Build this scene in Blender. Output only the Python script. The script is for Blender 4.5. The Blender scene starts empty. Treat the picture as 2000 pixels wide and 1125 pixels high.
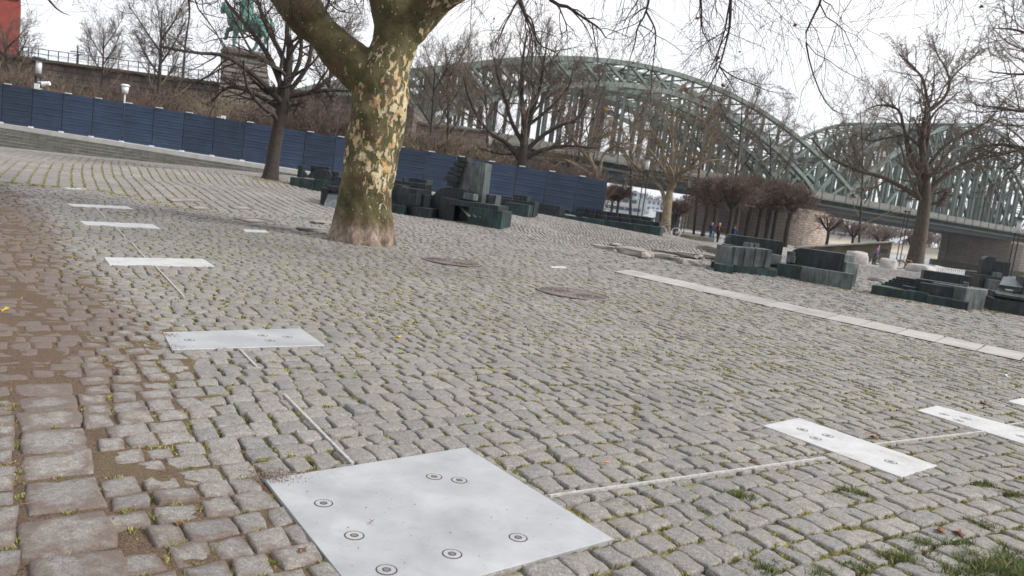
import bpy, math, random
import numpy as np
from mathutils import Vector, Matrix

random.seed(7)
RNG = np.random.default_rng(11)
scn = bpy.context.scene
COL = scn.collection
R = math.radians

# ------------------------------------------------------------------ camera
F = 1526.0; HZ0 = 375.0; ROLL = R(7.5)
PITCH = math.atan((562.5 - HZ0) * math.cos(ROLL) / F)
CAM = np.array([0.0, 0.0, 1.30])
fw = np.array([0, math.cos(PITCH), -math.sin(PITCH)])
up0 = np.array([0, math.sin(PITCH), math.cos(PITCH)])
X0 = np.array([1.0, 0, 0])
rt = math.cos(ROLL) * X0 + math.sin(ROLL) * up0
up = -math.sin(ROLL) * X0 + math.cos(ROLL) * up0
camd = bpy.data.cameras.new("camera")
cam = bpy.data.objects.new("camera", camd); COL.objects.link(cam)
m = Matrix(((rt[0], up[0], -fw[0], CAM[0]), (rt[1], up[1], -fw[1], CAM[1]), (rt[2], up[2], -fw[2], CAM[2]), (0, 0, 0, 1)))
cam.matrix_world = m
camd.sensor_width = 36; camd.lens = 36 * F / 2000
camd.clip_start = 0.05; camd.clip_end = 6000
camd.dof.use_dof = True; camd.dof.focus_distance = 5.2; camd.dof.aperture_fstop = 4.5
scn.camera = cam

def ray(px, py):
    d = fw * F + rt * (px - 1000) - up * (py - 562.5)
    return d / d[1]                       # unit forward (Y) depth

def P(px, py, Y):
    return CAM + ray(px, py) * Y

def proj(p):
    d = np.asarray(p, float) - CAM
    z = d @ fw
    return 1000 + F * (d @ rt) / z, 562.5 - F * (d @ up) / z

def sm(t):
    t = np.clip(t, 0, 1); return t * t * (3 - 2 * t)

# ------------------------------------------------------------------ terrain height
BK = np.array([24.5, 110.0]); BN = np.array([0.81, 0.586]); BD = np.array([-0.586, 0.81])
def H(x, y):
    x = np.asarray(x, float); y = np.asarray(y, float)
    A = np.interp(x, [-60, -27, -19, -12, -4, 0, 5, 12, 60], [.15, .2, .42, .66, .55, .42, .2, .0, 0])
    z = A * sm((y - 8) / 30)
    z = z - .75 * sm((y - 24) / 48) * sm((x - 4) / 9)
    # dunes of the fountain basin
    wf = np.exp(-((x - 4.5) / 5.0) ** 4 - ((y - 26) / 6.5) ** 4)
    z = z + wf * (.13 * np.sin(x * .9 + y * .35) + .20 * np.sin(y * 1.05 - x * .4 + 1.2) - .08)
    wl = np.exp(-((x + 9) / 7.0) ** 2 - ((y - 28) / 6.0) ** 2)
    z = z + wl * .10 * np.sin(x * .8 - y * .5)
    # terrace behind the steps, then the planted bank under the railway wall
    z = z + sm((y - 41.2) / 1.0) * np.interp(x, [-60, -27, -12, 5, 14], [1.2, 1.2, .25, .2, 0])
    z = z + sm((y - 50) / 32) * 2.6 * sm((6 - x) / 22)
    q = (x - BK[0]) * BN[0] + (y - BK[1]) * BN[1]
    z = np.where(q > 0, z + sm(q / 5.0) * (-5.5 - z), z)
    z = np.where(q > 330, -5.5 + sm((q - 330) / 45) * 6.5, z)
    return z

_YS = np.geomspace(.5, 900, 900)
def G(px, py, dz=0.0):
    d = ray(px, py)
    Ys = _YS
    for _ in range(3):
        p = CAM[None] + d[None] * Ys[:, None]
        hit = p[:, 2] <= H(p[:, 0], p[:, 1]) + dz
        i = int(np.argmax(hit)) if hit.any() else len(Ys) - 1
        Ys = np.linspace(Ys[max(i - 1, 0)], Ys[i], 40)
    return CAM + d * Ys[i if i < len(Ys) else -1] if False else CAM + d * Ys[-1]

# ------------------------------------------------------------------ object helpers
def setp(o, label=None, cat=None, group=None, kind=None):
    if label: o['label'] = label
    if cat: o['category'] = cat
    if group: o['group'] = group
    if kind: o['kind'] = kind
    return o
def empty(name, loc, label, cat, group=None):
    o = bpy.data.objects.new(name, None); COL.objects.link(o)
    o.location = Vector([float(v) for v in loc]); o.empty_display_size = .2
    setp(o, label, cat, group); return o
def link(name, me, mat, parent=None, smooth=False):
    if mat is not None: me.materials.append(mat)
    if smooth:
        me.polygons.foreach_set('use_smooth', np.ones(len(me.polygons), bool))
    o = bpy.data.objects.new(name, me); COL.objects.link(o)
    if parent is not None:
        o.parent = parent
        pl = parent
        loc = Vector((0, 0, 0))
        while pl is not None: loc += pl.location; pl = pl.parent
        o.location = (0, 0, 0); me.transform(Matrix.Translation(-loc))   # geometry is given in world space
    return o
class MB:
    def __init__(s): s.v = []; s.f = []
    def add(s, vs, fs):
        o = len(s.v); s.v += [tuple(map(float, v)) for v in vs]; s.f += [tuple(i + o for i in f) for f in fs]
    def hexa(s, c8):
        s.add(c8, [(0, 3, 2, 1), (4, 5, 6, 7), (0, 1, 5, 4), (1, 2, 6, 5), (2, 3, 7, 6), (3, 0, 4, 7)])
    def box(s, c, half, ax=(1, 0), bev=0):
        a = np.array([ax[0], ax[1], 0.]); b = np.array([-ax[1], ax[0], 0.]); k = np.array([0, 0, 1.]); c = np.array(c, float)
        pts = [c + a * sx * half[0] + b * sy * half[1] + k * sz * half[2] for sz in (-1, 1) for sx, sy in ((-1, -1), (1, -1), (1, 1), (-1, 1))]
        s.hexa(pts)
    def beam(s, p, q, w, h=None):
        h = h or w
        p = np.array(p, float); q = np.array(q, float); d = q - p; L = np.linalg.norm(d)
        if L < 1e-6: return
        d /= L
        r = np.cross(d, [0, 0, 1.]);
        if np.linalg.norm(r) < 1e-3: r = np.array([1., 0, 0])
        r /= np.linalg.norm(r); u = np.cross(r, d)
        pts = [b + r * sx * w / 2 + u * sz * h / 2 for b in (p, q) for sx, sz in ((-1, -1), (1, -1), (1, 1), (-1, 1))]
        s.hexa(pts)
    def prism(s, poly, d):
        """poly: list of 3-D points (planar); d: extrusion vector"""
        n = len(poly); d = np.array(d, float); poly = [np.array(p, float) for p in poly]
        s.add(poly + [p + d for p in poly], [tuple(range(n))[::-1], tuple(range(n, 2 * n))] + [(i, (i + 1) % n, n + (i + 1) % n, n + i) for i in range(n)])
    def cyl(s, p, q, r0, r1=None, n=12):
        r1 = r0 if r1 is None else r1
        p = np.array(p, float); q = np.array(q, float); d = q - p; d /= max(1e-9, np.linalg.norm(d))
        a = np.cross(d, [0, 0, 1.]) if abs(d[2]) < .95 else np.cross(d, [1., 0, 0]); a /= np.linalg.norm(a); b = np.cross(d, a)
        vs = [p + r0 * (a * math.cos(t) + b * math.sin(t)) for t in np.linspace(0, 2 * math.pi, n, False)] + \
             [q + r1 * (a * math.cos(t) + b * math.sin(t)) for t in np.linspace(0, 2 * math.pi, n, False)]
        s.add(vs, [(i, (i + 1) % n, n + (i + 1) % n, n + i) for i in range(n)] + [tuple(range(n))[::-1], tuple(range(n, 2 * n))])
    def torus(s, c, nrm, Rr, r, n=28, k=6):
        c = np.array(c, float); d = np.array(nrm, float); d /= np.linalg.norm(d)
        a = np.cross(d, [0, 0, 1.]) if abs(d[2]) < .95 else np.cross(d, [1., 0, 0]); a /= np.linalg.norm(a); b = np.cross(d, a)
        vs = []; fs = []
        for i in range(n):
            t = 2 * math.pi * i / n; e = a * math.cos(t) + b * math.sin(t)
            for j in range(k):
                u = 2 * math.pi * j / k
                vs.append(c + e * (Rr + r * math.cos(u)) + d * r * math.sin(u))
                fs.append((i * k + j, ((i + 1) % n) * k + j, ((i + 1) % n) * k + (j + 1) % k, i * k + (j + 1) % k))
        s.add(vs, fs)
    def build(s, name, mat, parent=None, smooth=False, bevel=0.0):
        me = bpy.data.meshes.new(name); me.from_pydata(s.v, [], s.f); me.validate(); me.update()
        import bmesh
        bm = bmesh.new(); bm.from_mesh(me); bmesh.ops.recalc_face_normals(bm, faces=bm.faces)
        if bevel > 0:
            try: bmesh.ops.bevel(bm, geom=list(bm.edges), offset=bevel, segments=2, affect='EDGES', profile=.6, clamp_overlap=True)
            except Exception: pass
        bm.to_mesh(me); bm.free()
        return link(name, me, mat, parent, smooth)

def npmesh(name, V, Q, mat, parent=None, smooth=False, tri=False):
    me = bpy.data.meshes.new(name); k = 3 if tri else 4
    V = np.ascontiguousarray(V, np.float32); Q = np.ascontiguousarray(Q, np.int32).reshape(-1, k)
    me.vertices.add(len(V)); me.vertices.foreach_set('co', V.ravel())
    me.loops.add(Q.size); me.loops.foreach_set('vertex_index', Q.ravel())
    me.polygons.add(len(Q)); me.polygons.foreach_set('loop_start', np.arange(0, Q.size, k, dtype=np.int32))
    me.polygons.foreach_set('loop_total', np.full(len(Q), k, np.int32))
    me.update(calc_edges=True)
    return link(name, me, mat, parent, smooth)

def copy_tree(o, loc, rz=0.0, sc=None, label=None):
    c = o.copy(); COL.objects.link(c); c.location = Vector([float(v) for v in loc]); c.rotation_euler = (0, 0, rz)
    if sc is not None: c.scale = (sc if hasattr(sc, '__len__') else (sc, sc, sc))
    if label: c['label'] = label
    for ch in list(o.children):
        d = ch.copy(); COL.objects.link(d); d.parent = c
        for g in list(ch.children):
            e = g.copy(); COL.objects.link(e); e.parent = d
    return c

# rounded union of tapered capsules: one continuous surface
def blob(name, caps, mat, parent=None, voxel=.02, noise=0.0, nsc=3.0, smooth_it=2, nfun=None):
    mb = MB()
    for (p, q, r0, r1) in caps:
        p = np.array(p, float); q = np.array(q, float)
        mb.cyl(p, q, r0, r1, 18)
        for c, r in ((p, r0), (q, r1)):
            n, k = 14, 8; vs = []; fs = []
            for i in range(1, k):
                th = math.pi * i / k
                for j in range(n):
                    ph = 2 * math.pi * j / n
                    vs.append(c + r * np.array([math.sin(th) * math.cos(ph), math.sin(th) * math.sin(ph), math.cos(th)]))
            vs += [c + np.array([0, 0, r]), c - np.array([0, 0, r])]
            for i in range(k - 2):
                for j in range(n): fs.append((i * n + j, (i + 1) * n + j, (i + 1) * n + (j + 1) % n, i * n + (j + 1) % n))
            T = (k - 1) * n
            for j in range(n):
                fs.append((T, j, (j + 1) % n)); fs.append((T + 1, (k - 2) * n + (j + 1) % n, (k - 2) * n + j))
            mb.add(vs, fs)
    me = bpy.data.meshes.new('tmp'); me.from_pydata(mb.v, [], mb.f); me.update()
    o = bpy.data.objects.new('tmp', me); COL.objects.link(o)
    r = o.modifiers.new('r', 'REMESH'); r.mode = 'VOXEL'; r.voxel_size = voxel
    s = o.modifiers.new('s', 'SMOOTH'); s.iterations = smooth_it * 3; s.factor = .5
    dg = bpy.context.evaluated_depsgraph_get()
    me2 = bpy.data.meshes.new_from_object(o.evaluated_get(dg)); me2.name = name
    bpy.data.objects.remove(o); bpy.data.meshes.remove(me)
    if nfun is not None or noise > 0:
        n = len(me2.vertices); co = np.empty(n * 3, np.float32); me2.vertices.foreach_get('co', co); co = co.reshape(-1, 3)
        nr = np.empty(n * 3, np.float32); me2.vertices.foreach_get('normal', nr); nr = nr.reshape(-1, 3)
        disp = nfun(co) if nfun is not None else noise * vnoise(co * nsc)
        co = co + nr * disp[:, None]; me2.vertices.foreach_set('co', co.ravel().astype(np.float32)); me2.update()
    me2.materials.clear()
    return link(name, me2, mat, parent, True)

# cheap smooth value noise in numpy
_P = RNG.random((64, 64, 64)).astype(np.float32) * 2 - 1
def vnoise(c):
    c = np.asarray(c, float)
    if c.shape[-1] == 2: c = np.concatenate([c, np.zeros(c.shape[:-1] + (1,))], -1)
    i = np.floor(c).astype(int); f = c - i; f = f * f * (3 - 2 * f); r = 0
    for dx in (0, 1):
        for dy in (0, 1):
            for dz in (0, 1):
                w = (f[..., 0] if dx else 1 - f[..., 0]) * (f[..., 1] if dy else 1 - f[..., 1]) * (f[..., 2] if dz else 1 - f[..., 2])
                r = r + w * _P[(i[..., 0] + dx) % 64, (i[..., 1] + dy) % 64, (i[..., 2] + dz) % 64]
    return r

# ------------------------------------------------------------------ materials
class NT:
    def __init__(s, name):
        s.m = bpy.data.materials.new(name); s.m.use_nodes = True; s.t = s.m.node_tree; s.n = s.t.nodes; s.l = s.t.links
        s.b = s.n['Principled BSDF']; s.out = s.n['Material Output']
        s.tc = s.n.new('ShaderNodeTexCoord').outputs['Object']
        s.geo = s.n.new('ShaderNodeNewGeometry')
    def put(s, inp, v):
        if hasattr(v, 'is_output') or isinstance(v, bpy.types.NodeSocket): s.l.new(v, inp)
        elif isinstance(v, (tuple, list)) and inp.type == 'RGBA' and len(v) == 3: inp.default_value = (*v, 1)
        else: inp.default_value = v
    def pos(s): return s.geo.outputs['Position']
    def noise(s, vec, scale=5, det=4, rough=.55, dist=0.0, col=False):
        n = s.n.new('ShaderNodeTexNoise'); s.l.new(vec, n.inputs['Vector']); n.inputs['Scale'].default_value = scale
        n.inputs['Detail'].default_value = det; n.inputs['Roughness'].default_value = rough; n.inputs['Distortion'].default_value = dist
        return n.outputs['Color' if col else 'Fac']
    def voro(s, vec, scale, feat='F1', out='Distance', rnd=1.0):
        n = s.n.new('ShaderNodeTexVoronoi'); n.feature = feat; s.l.new(vec, n.inputs['Vector']); n.inputs['Scale'].default_value = scale
        n.inputs['Randomness'].default_value = rnd
        return n.outputs[out]
    def map(s, vec, sc=(1, 1, 1), rot=(0, 0, 0), loc=(0, 0, 0)):
        n = s.n.new('ShaderNodeMapping'); s.l.new(vec, n.inputs['Vector']); n.inputs['Scale'].default_value = sc
        n.inputs['Rotation'].default_value = rot; n.inputs['Location'].default_value = loc; return n.outputs[0]
    def ramp(s, fac, stops, interp='LINEAR'):
        n = s.n.new('ShaderNodeValToRGB'); s.put(n.inputs[0], fac); cr = n.color_ramp; cr.interpolation = interp
        while len(cr.elements) < len(stops): cr.elements.new(.5)
        for e, (p, c) in zip(cr.elements, stops):
            e.position = p; e.color = (*c, 1) if hasattr(c, '__len__') else (c, c, c, 1)
        return n.outputs[0]
    def mix(s, fac, a, b, mode='MIX'):
        n = s.n.new('ShaderNodeMix'); n.data_type = 'RGBA'; n.blend_type = mode
        s.put(n.inputs[0], fac); s.put(n.inputs[6], a); s.put(n.inputs[7], b); return n.outputs[2]
    def math(s, op, a, b=0.0, clamp=False):
        n = s.n.new('ShaderNodeMath'); n.operation = op; n.use_clamp = clamp; s.put(n.inputs[0], a); s.put(n.inputs[1], b); return n.outputs[0]
    def sep(s, vec, i):
        n = s.n.new('ShaderNodeSeparateXYZ'); s.l.new(vec, n.inputs[0]); return n.outputs[i]
    def attr(s, name, out='Fac'):
        n = s.n.new('ShaderNodeAttribute'); n.attribute_name = name; return n.outputs[out]
    def island(s): return s.geo.outputs['Random Per Island']
    def bump(s, h, st=.3, d=.01):
        n = s.n.new('ShaderNodeBump'); s.put(n.inputs['Height'], h); n.inputs['Strength'].default_value = st; n.inputs['Distance'].default_value = d
        s.l.new(n.outputs[0], s.b.inputs['Normal'])
    def fin(s, col, rough=.8, metal=0.0, spec=.5):
        s.put(s.b.inputs['Base Color'], col); s.put(s.b.inputs['Roughness'], rough); s.put(s.b.inputs['Metallic'], metal)
        s.b.inputs['Specular IOR Level'].default_value = spec
        return s.m
def simple(name, c, rough=.7, metal=0.0, var=.25, sc=6, bump=0.15, isl=0.0):
    n = NT(name); f = n.noise(n.pos(), sc, 5, .6)
    c1 = tuple(v * (1 - var) for v in c); c2 = tuple(min(1, v * (1 + var)) for v in c)
    col = n.ramp(f, [(.3, c1), (.7, c2)])
    if isl: col = n.mix(1.0, col, n.ramp(n.island(), [(0, 1 - isl), (1, 1 + 0 * isl)]), 'MULTIPLY')
    if bump: n.bump(n.noise(n.pos(), sc * 6, 4), bump, .01)
    return n.fin(col, rough, metal)

HAZE = 0.00012
M = {}
# granite sett
n = NT('granite_sett')
fine = n.noise(n.pos(), 150, 4, .8); mid = n.noise(n.pos(), 38, 6, .7); big = n.noise(n.pos(), .7, 3, .5)
c = n.ramp(fine, [(.32, (.085, .084, .088)), (.44, (.188, .183, .181)), (.56, (.255, .248, .241)), (.70, (.43, .42, .41))])
c = n.mix(1.0, c, n.ramp(mid, [(.3, (.66, .64, .63)), (.7, (1.18, 1.16, 1.13))]), 'MULTIPLY')
c = n.mix(1.0, c, n.ramp(n.island(), [(0, (.86, .87, .89)), (.35, (.96, .95, .94)), (.7, (1.0, .98, .955)), (1, (1.10, 1.07, 1.04))]), 'MULTIPLY')
c = n.mix(1.0, c, n.ramp(big, [(.35, (.92, .90, .88)), (.65, (1.08, 1.07, 1.05))]), 'MULTIPLY')
dirt = n.attr('dirt')
dm = n.math('ADD', n.noise(n.pos(), 9, 6, .7), dirt)
dm = n.ramp(dm, [(.78, 0.0), (1.0, .85)])
c = n.mix(dm, c, n.ramp(n.noise(n.pos(), 160, 3, .7), [(.3, (.07, .050, .040)), (.7, (.165, .122, .100))]))
n.bump(n.math('ADD', n.math('MULTIPLY', mid, .7), n.math('MULTIPLY', fine, .25)), .9, .008)
M['sett'] = n.fin(c, n.ramp(n.noise(n.pos(), 30), [(.3, .62), (.7, .85)]), 0, .35)

# ground in the joints and beyond
n = NT('joint_soil')
base = n.attr('gcol', 'Color')
gr = n.noise(n.pos(), 140, 4, .75)
c = n.mix(1.0, base, n.ramp(gr, [(.34, (.35, .33, .32)), (.5, (.9, .9, .9)), (.66, (1.9, 1.8, 1.7))]), 'MULTIPLY')
mo = n.math('MULTIPLY', n.ramp(n.noise(n.pos(), 5.5, 6, .7), [(.40, 0.0), (.50, 1.0)]), n.attr('moss'))
c = n.mix(mo, c, n.ramp(n.noise(n.pos(), 60, 3), [(.3, (.13, .12, .03)), (.7, (.33, .30, .10))]))
n.bump(n.math('ADD', gr, n.noise(n.pos(), 25, 4)), .8, .012)
M['soil'] = n.fin(c, .95, 0, .2)

# brushed steel
n = NT('stainless_plate')
st = n.noise(n.map(n.pos(), (1, 1, 1)), 3.0, 6, .65); sp = n.noise(n.pos(), 180, 2, .5)
c = n.ramp(st, [(.3, (.40, .405, .415)), (.55, (.48, .485, .495)), (.75, (.56, .56, .56))])
c = n.mix(n.ramp(n.noise(n.pos(), 70, 2, .4), [(.74, 0.0), (.78, .8)]), c, (.20, .17, .15))
c = n.mix(n.ramp(n.noise(n.pos(), 7.5, 6, .75, .8), [(.53, 0.0), (.72, .38)]), c, (.34, .32, .30))
c = n.mix(n.ramp(n.noise(n.map(n.pos(), (3, 40, 1), (0, 0, .6)), 4, 3, .6), [(.66, 0.0), (.72, .25)]), c, (.66, .67, .69))
n.bump(n.math('ADD', sp, n.noise(n.pos(), 14)), .12, .003)
M['steel'] = n.fin(c, n.ramp(st, [(.3, .42), (.7, .58)]), .55, .5)
n = NT('scuffed_pale_plate')
st = n.noise(n.pos(), 5.0, 6, .7, .3)
c = n.ramp(st, [(.3, (.40, .39, .375)), (.5, (.49, .49, .485)), (.7, (.54, .54, .545))])
c = n.mix(n.ramp(n.noise(n.pos(), 9, 6, .75, .6), [(.54, 0.0), (.70, .45)]), c, (.29, .265, .235))
c = n.mix(n.ramp(n.noise(n.pos(), 90, 2, .4), [(.72, 0.0), (.77, .8)]), c, (.17, .14, .12))
M['steel_pale'] = n.fin(c, .6, .3, .4)
M['strip'] = simple('rail_strip', (.42, .40, .38), .55, .3, .3, 40)
M['groove'] = simple('dark_groove', (.05, .035, .03), .8, 0, .3, 60)
M['screw'] = simple('screw_head', (.42, .38, .34), .5, .6, .3, 60)
M['rust'] = simple('rusted_iron', (.18, .15, .14), .8, .2, .25, 25, .3)

# bronze of the sculptures
def bronze(name, tint):
    n = NT(name)
    st = n.noise(n.map(n.pos(), (5, 5, .8)), 2.2, 5, .65); b = n.noise(n.pos(), 1.7, 5, .65)
    c = n.ramp(n.math('MULTIPLY', n.math('ADD', st, b), .5), [(.36, tuple(.32 * t for t in tint)), (.5, tuple(.75 * t for t in tint)), (.62, tuple(1.5 * t for t in tint)), (.72, (.09, .13, .12))])
    c = n.mix(n.ramp(n.noise(n.map(n.pos(), (9, 9, .5)), 3, 3, .6), [(.62, 0.0), (.75, .55)]), c, (.11, .145, .135))
    n.bump(n.noise(n.pos(), 30, 4), .15, .004)
    return n.fin(c, n.ramp(b, [(.3, .30), (.7, .55)]), .2, .4)
M['bronze'] = bronze('bronze_patina', (.023, .030, .034))
M['bronze_green'] = bronze('bronze_green', (.024, .046, .044))
M['bronze_grey'] = bronze('bronze_grey', (.105, .122, .122))  # paler bronze: grey pieces, plus sunlit right end faces painted lighter

n = NT('painted_hoarding')
c = n.ramp(n.noise(n.map(n.pos(), (.5, 1, 9)), 2.5, 4, .6), [(.3, (.017, .032, .062)), (.7, (.030, .052, .095))])
oi = n.n.new('ShaderNodeObjectInfo')
c = n.mix(1.0, c, n.ramp(oi.outputs['Random'], [(0, .78), (.6, 1.0), (1, 1.25)]), 'MULTIPLY')
c = n.mix(1.0, c, n.ramp(n.noise(n.pos(), .9, 6, .7), [(.3, .75), (.7, 1.3)]), 'MULTIPLY')
c = n.mix(n.ramp(n.noise(n.map(n.pos(), (1.1, 1, 22)), 1.3, 2, .5), [(.76, 0.0), (.80, .5)]), c, (.2, .25, .33))
M['navy'] = n.fin(c, .7)
M['galv'] = simple('galvanised', (.62, .66, .70), .5, .3, .15)
M['pale_kerb'] = simple('pale_concrete', (.46, .445, .43), .85, 0, .12, 3)
M['slab'] = simple('concrete_slab', (.35, .325, .305), .88, 0, .22, 2.6, .3, .26)
n = NT('step_masonry')
br = n.n.new('ShaderNodeTexBrick'); n.l.new(n.map(n.pos(), (1, 1, 1), (R(90), 0, 0)), br.inputs['Vector'])
br.inputs['Color1'].default_value = (.13, .125, .105, 1); br.inputs['Color2'].default_value = (.20, .19, .17, 1); br.inputs['Mortar'].default_value = (.06, .06, .045, 1)
br.inputs['Scale'].default_value = 1; br.inputs['Brick Width'].default_value = .42; br.inputs['Row Height'].default_value = .16; br.inputs['Mortar Size'].default_value = .012
M['step'] = n.fin(n.mix(.35, br.outputs[0], n.ramp(n.noise(n.pos(), 3, 5), [(.3, (.07, .07, .05)), (.7, (.23, .22, .20))])), .9)
def masonry(name, c1, c2, mor, w, h, rz=0.0, msz=.02, wear=(.05, .045, .04), wv=.4):
    n = NT(name)
    br = n.n.new('ShaderNodeTexBrick'); v = n.map(n.pos(), (1, 1, 1), (0, 0, -rz)); v = n.map(v, (1, 1, 1), (R(90), 0, 0)); n.l.new(v, br.inputs['Vector'])
    for k, cc in (('Color1', c1), ('Color2', c2), ('Mortar', mor)): br.inputs[k].default_value = (*cc, 1)
    br.inputs['Scale'].default_value = 1; br.inputs['Brick Width'].default_value = w; br.inputs['Row Height'].default_value = h; br.inputs['Mortar Size'].default_value = msz
    c = n.mix(n.ramp(n.noise(n.map(n.pos(), (1, 1, .4)), .35, 6, .65), [(.42, 0.0), (.7, wv)]), br.outputs[0], wear)
    return n.fin(c, .9)
M['viaduct'] = masonry('viaduct_stone', (.10, .08, .07), (.16, .13, .115), (.05, .04, .035), 1.4, .6, 0, .05, (.03, .027, .025), .7)
M['pedestal'] = masonry('rusticated_stone', (.17, .145, .125), (.25, .215, .19), (.06, .05, .04), 1.3, .42, 0, .05, (.09, .15, .125), .55)
M['pier'] = masonry('pier_masonry', (.20, .165, .145), (.24, .20, .175), (.14, .115, .10), 1.8, .8, 0, .06, (.10, .075, .065), .5)
M['pier_light'] = masonry('pier_quoins', (.42, .37, .32), (.29, .20, .155), (.17, .14, .12), .95, .5, .3, .06, (.45, .30, .22), .3)
M['green_steel'] = simple('bridge_paint', (.105, .135, .12), .6, .1, .15, .3, 0)
M['green_dark'] = simple('bridge_girder', (.028, .036, .04), .7, .1, .2, .3, 0)  # girder colour darkened to paint in the shade beneath the deck
M['parapet'] = simple('parapet_steel', (.13, .125, .115), .8, .1, .12, .4, 0)
M['verdigris'] = simple('verdigris', (.13, .27, .23), .6, .3, .45, 1.2, .2)
M['redwall'] = simple('red_cladding', (.20, .032, .02), .7, 0, .2, .8, 0)
M['dark'] = simple('dark_metal', (.03, .035, .04), .5, .3, .2)
M['white'] = simple('white_paint', (.75, .77, .79), .5, 0, .06, 2, 0)
M['glass'] = simple('blue_glass', (.10, .17, .24), .15, 0, .3, 1, 0)
M['lampglass'] = simple('lamp_glass', (.62, .64, .65), .3, 0, .1, 2, 0)
M['kerbstone'] = simple('rough_stone', (.22, .20, .18), .9, 0, .45, 2.5, .5)
M['boulder'] = simple('granite_boulder', (.38, .355, .34), .9, 0, .3, 2.2, .5)
M['rampwall'] = simple('mossy_concrete', (.085, .075, .055), .9, 0, .35, 1.2, .3)
M['lightwall'] = simple('far_facade', (.42, .44, .47), .8, 0, .2, .05, 0)
M['haze_roof'] = simple('far_roof', (.22, .22, .25), .8, 0, .2, .05, 0)
M['denim'] = simple('denim', (.10, .22, .38), .9)
M['navycoat'] = simple('navy_coat', (.02, .035, .075), .9)
M['blackcloth'] = simple('black_cloth', (.02, .02, .022), .9)
M['redcloth'] = simple('red_scarf', (.5, .06, .05), .9)
M['purple'] = simple('purple_jacket', (.22, .12, .25), .9)
M['skin'] = simple('skin', (.50, .31, .24), .6)
M['greyhair'] = simple('grey_hair', (.5, .48, .45), .8)
M['brownhair'] = simple('brown_hair', (.06, .04, .03), .8)
M['yellow'] = simple('ochre_frame', (.45, .26, .08), .5)
M['leafbrown'] = simple('dry_leaf', (.22, .10, .05), .8, 0, .5, 30)
M['leafyellow'] = simple('yellow_leaf', (.55, .38, .05), .8)
M['orange'] = simple('orange_paper', (.65, .25, .10), .7)

n = NT('grit_grain')
M['grit'] = n.fin(n.ramp(n.island(), [(0, (.03, .02, .015)), (.4, (.13, .085, .06)), (.7, (.18, .13, .10)), (1, (.28, .24, .21))]), .9)
n = NT('grass_blade')
c = n.ramp(n.island(), [(0, (.08, .11, .02)), (.35, (.17, .18, .035)), (.7, (.32, .29, .08)), (1, (.40, .31, .14))])
M['grass'] = n.fin(c, .8)
n = NT('lush_blade')
c = n.ramp(n.island(), [(0, (.03, .055, .012)), (.5, (.075, .11, .025)), (.8, (.16, .17, .05)), (1, (.34, .29, .14))])
M['lush'] = n.fin(c, .8)
n = NT('river_water')
n.bump(n.noise(n.map(n.pos(), (1, .5, 1)), .9, 4, .6), .25, .25)
M['water'] = n.fin((.30, .31, .30), .18, 0, .5)

# plane tree bark
n = NT('plane_bark')
z = n.sep(n.pos(), 2)
olive = n.ramp(n.noise(n.pos(), 3.5, 6, .65), [(.3, (.038, .036, .016)), (.45, (.085, .078, .035)), (.6, (.14, .118, .06)), (.75, (.20, .175, .12))])
brown = n.ramp(n.noise(n.pos(), 9, 6, .7), [(.3, (.045, .026, .017)), (.7, (.17, .10, .065))])
c = n.mix(n.ramp(n.noise(n.pos(), 1.6, 5, .6), [(.52, 0.0), (.66, .75)]), olive, brown)
pm = n.noise(n.map(n.pos(), (1, 1, .65)), 9.5, 4, .6, .5)
reg = n.noise(n.pos(), 1.1, 3, .5)
zz = n.ramp(n.math('DIVIDE', z, 6.0), [(.10, .0), (.20, .135), (.42, .135), (.62, .05)])
xx = n.math('MULTIPLY', n.math('ADD', n.sep(n.pos(), 0), 2.55), .10)
pa = n.math('ADD', n.math('ADD', pm, xx), n.math('ADD', -.1, n.math('ADD', n.math('MULTIPLY', n.math('SUBTRACT', reg, .5), .6), zz)))
tan = n.ramp(n.noise(n.pos(), 5, 3, .6), [(.3, (.44, .25, .10)), (.42, (.50, .37, .20)), (.56, (.58, .50, .34))])
c = n.mix(n.ramp(pa, [(.563, 0.0), (.576, 1.0)]), c, tan)
spots = n.voro(n.pos(), 11.0)
c = n.mix(n.math('MULTIPLY', n.ramp(spots, [(.10, 1.0), (.13, 0.0)]), n.ramp(n.noise(n.pos(), 2.5, 2), [(.46, 0.0), (.50, 1.0)])), c, (.58, .48, .30))
foot = n.math('ADD', z, n.math('MULTIPLY', n.noise(n.pos(), 5, 4), .5))
c = n.mix(n.ramp(foot, [(.50, 1.0), (.72, 0.0)]), c, n.ramp(n.noise(n.map(n.pos(), (1, 1, .5)), 12, 6, .7), [(.3, (.06, .043, .033)), (.48, (.21, .155, .12)), (.6, (.30, .235, .185)), (.75, (.46, .38, .31))]))
n.bump(n.math('ADD', n.math('MULTIPLY', n.ramp(pa, [(.57, 1.0), (.61, 0.0)]), .5), n.noise(n.map(n.pos(), (1, 1, .5)), 16, 6, .7)), 1.0, .045)
M['plane'] = n.fin(c, .85, 0, .25)
M['bark_dark'] = simple('dark_bark', (.036, .028, .024), .95, 0, .4, 9, .6)
M['bark_mid'] = simple('grey_brown_bark', (.068, .052, .040), .95, 0, .4, 5, .5)
M['bark_pale'] = simple('pale_bark', (.23, .185, .125), .95, 0, .4, 3, .4)
M['twig_dark'] = simple('dark_twig', (.05, .037, .032), .95, 0, .3, 4, 0)
M['twig_brown'] = simple('brown_twig', (.125, .096, .077), .95, 0, .3, 2, 0)
M['twig_red'] = simple('reddish_twig', (.115, .080, .066), .95, 0, .3, 2, 0)
M['twig_tan'] = simple('tan_twig', (.17, .132, .092), .95, 0, .3, 2, 0)

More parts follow.
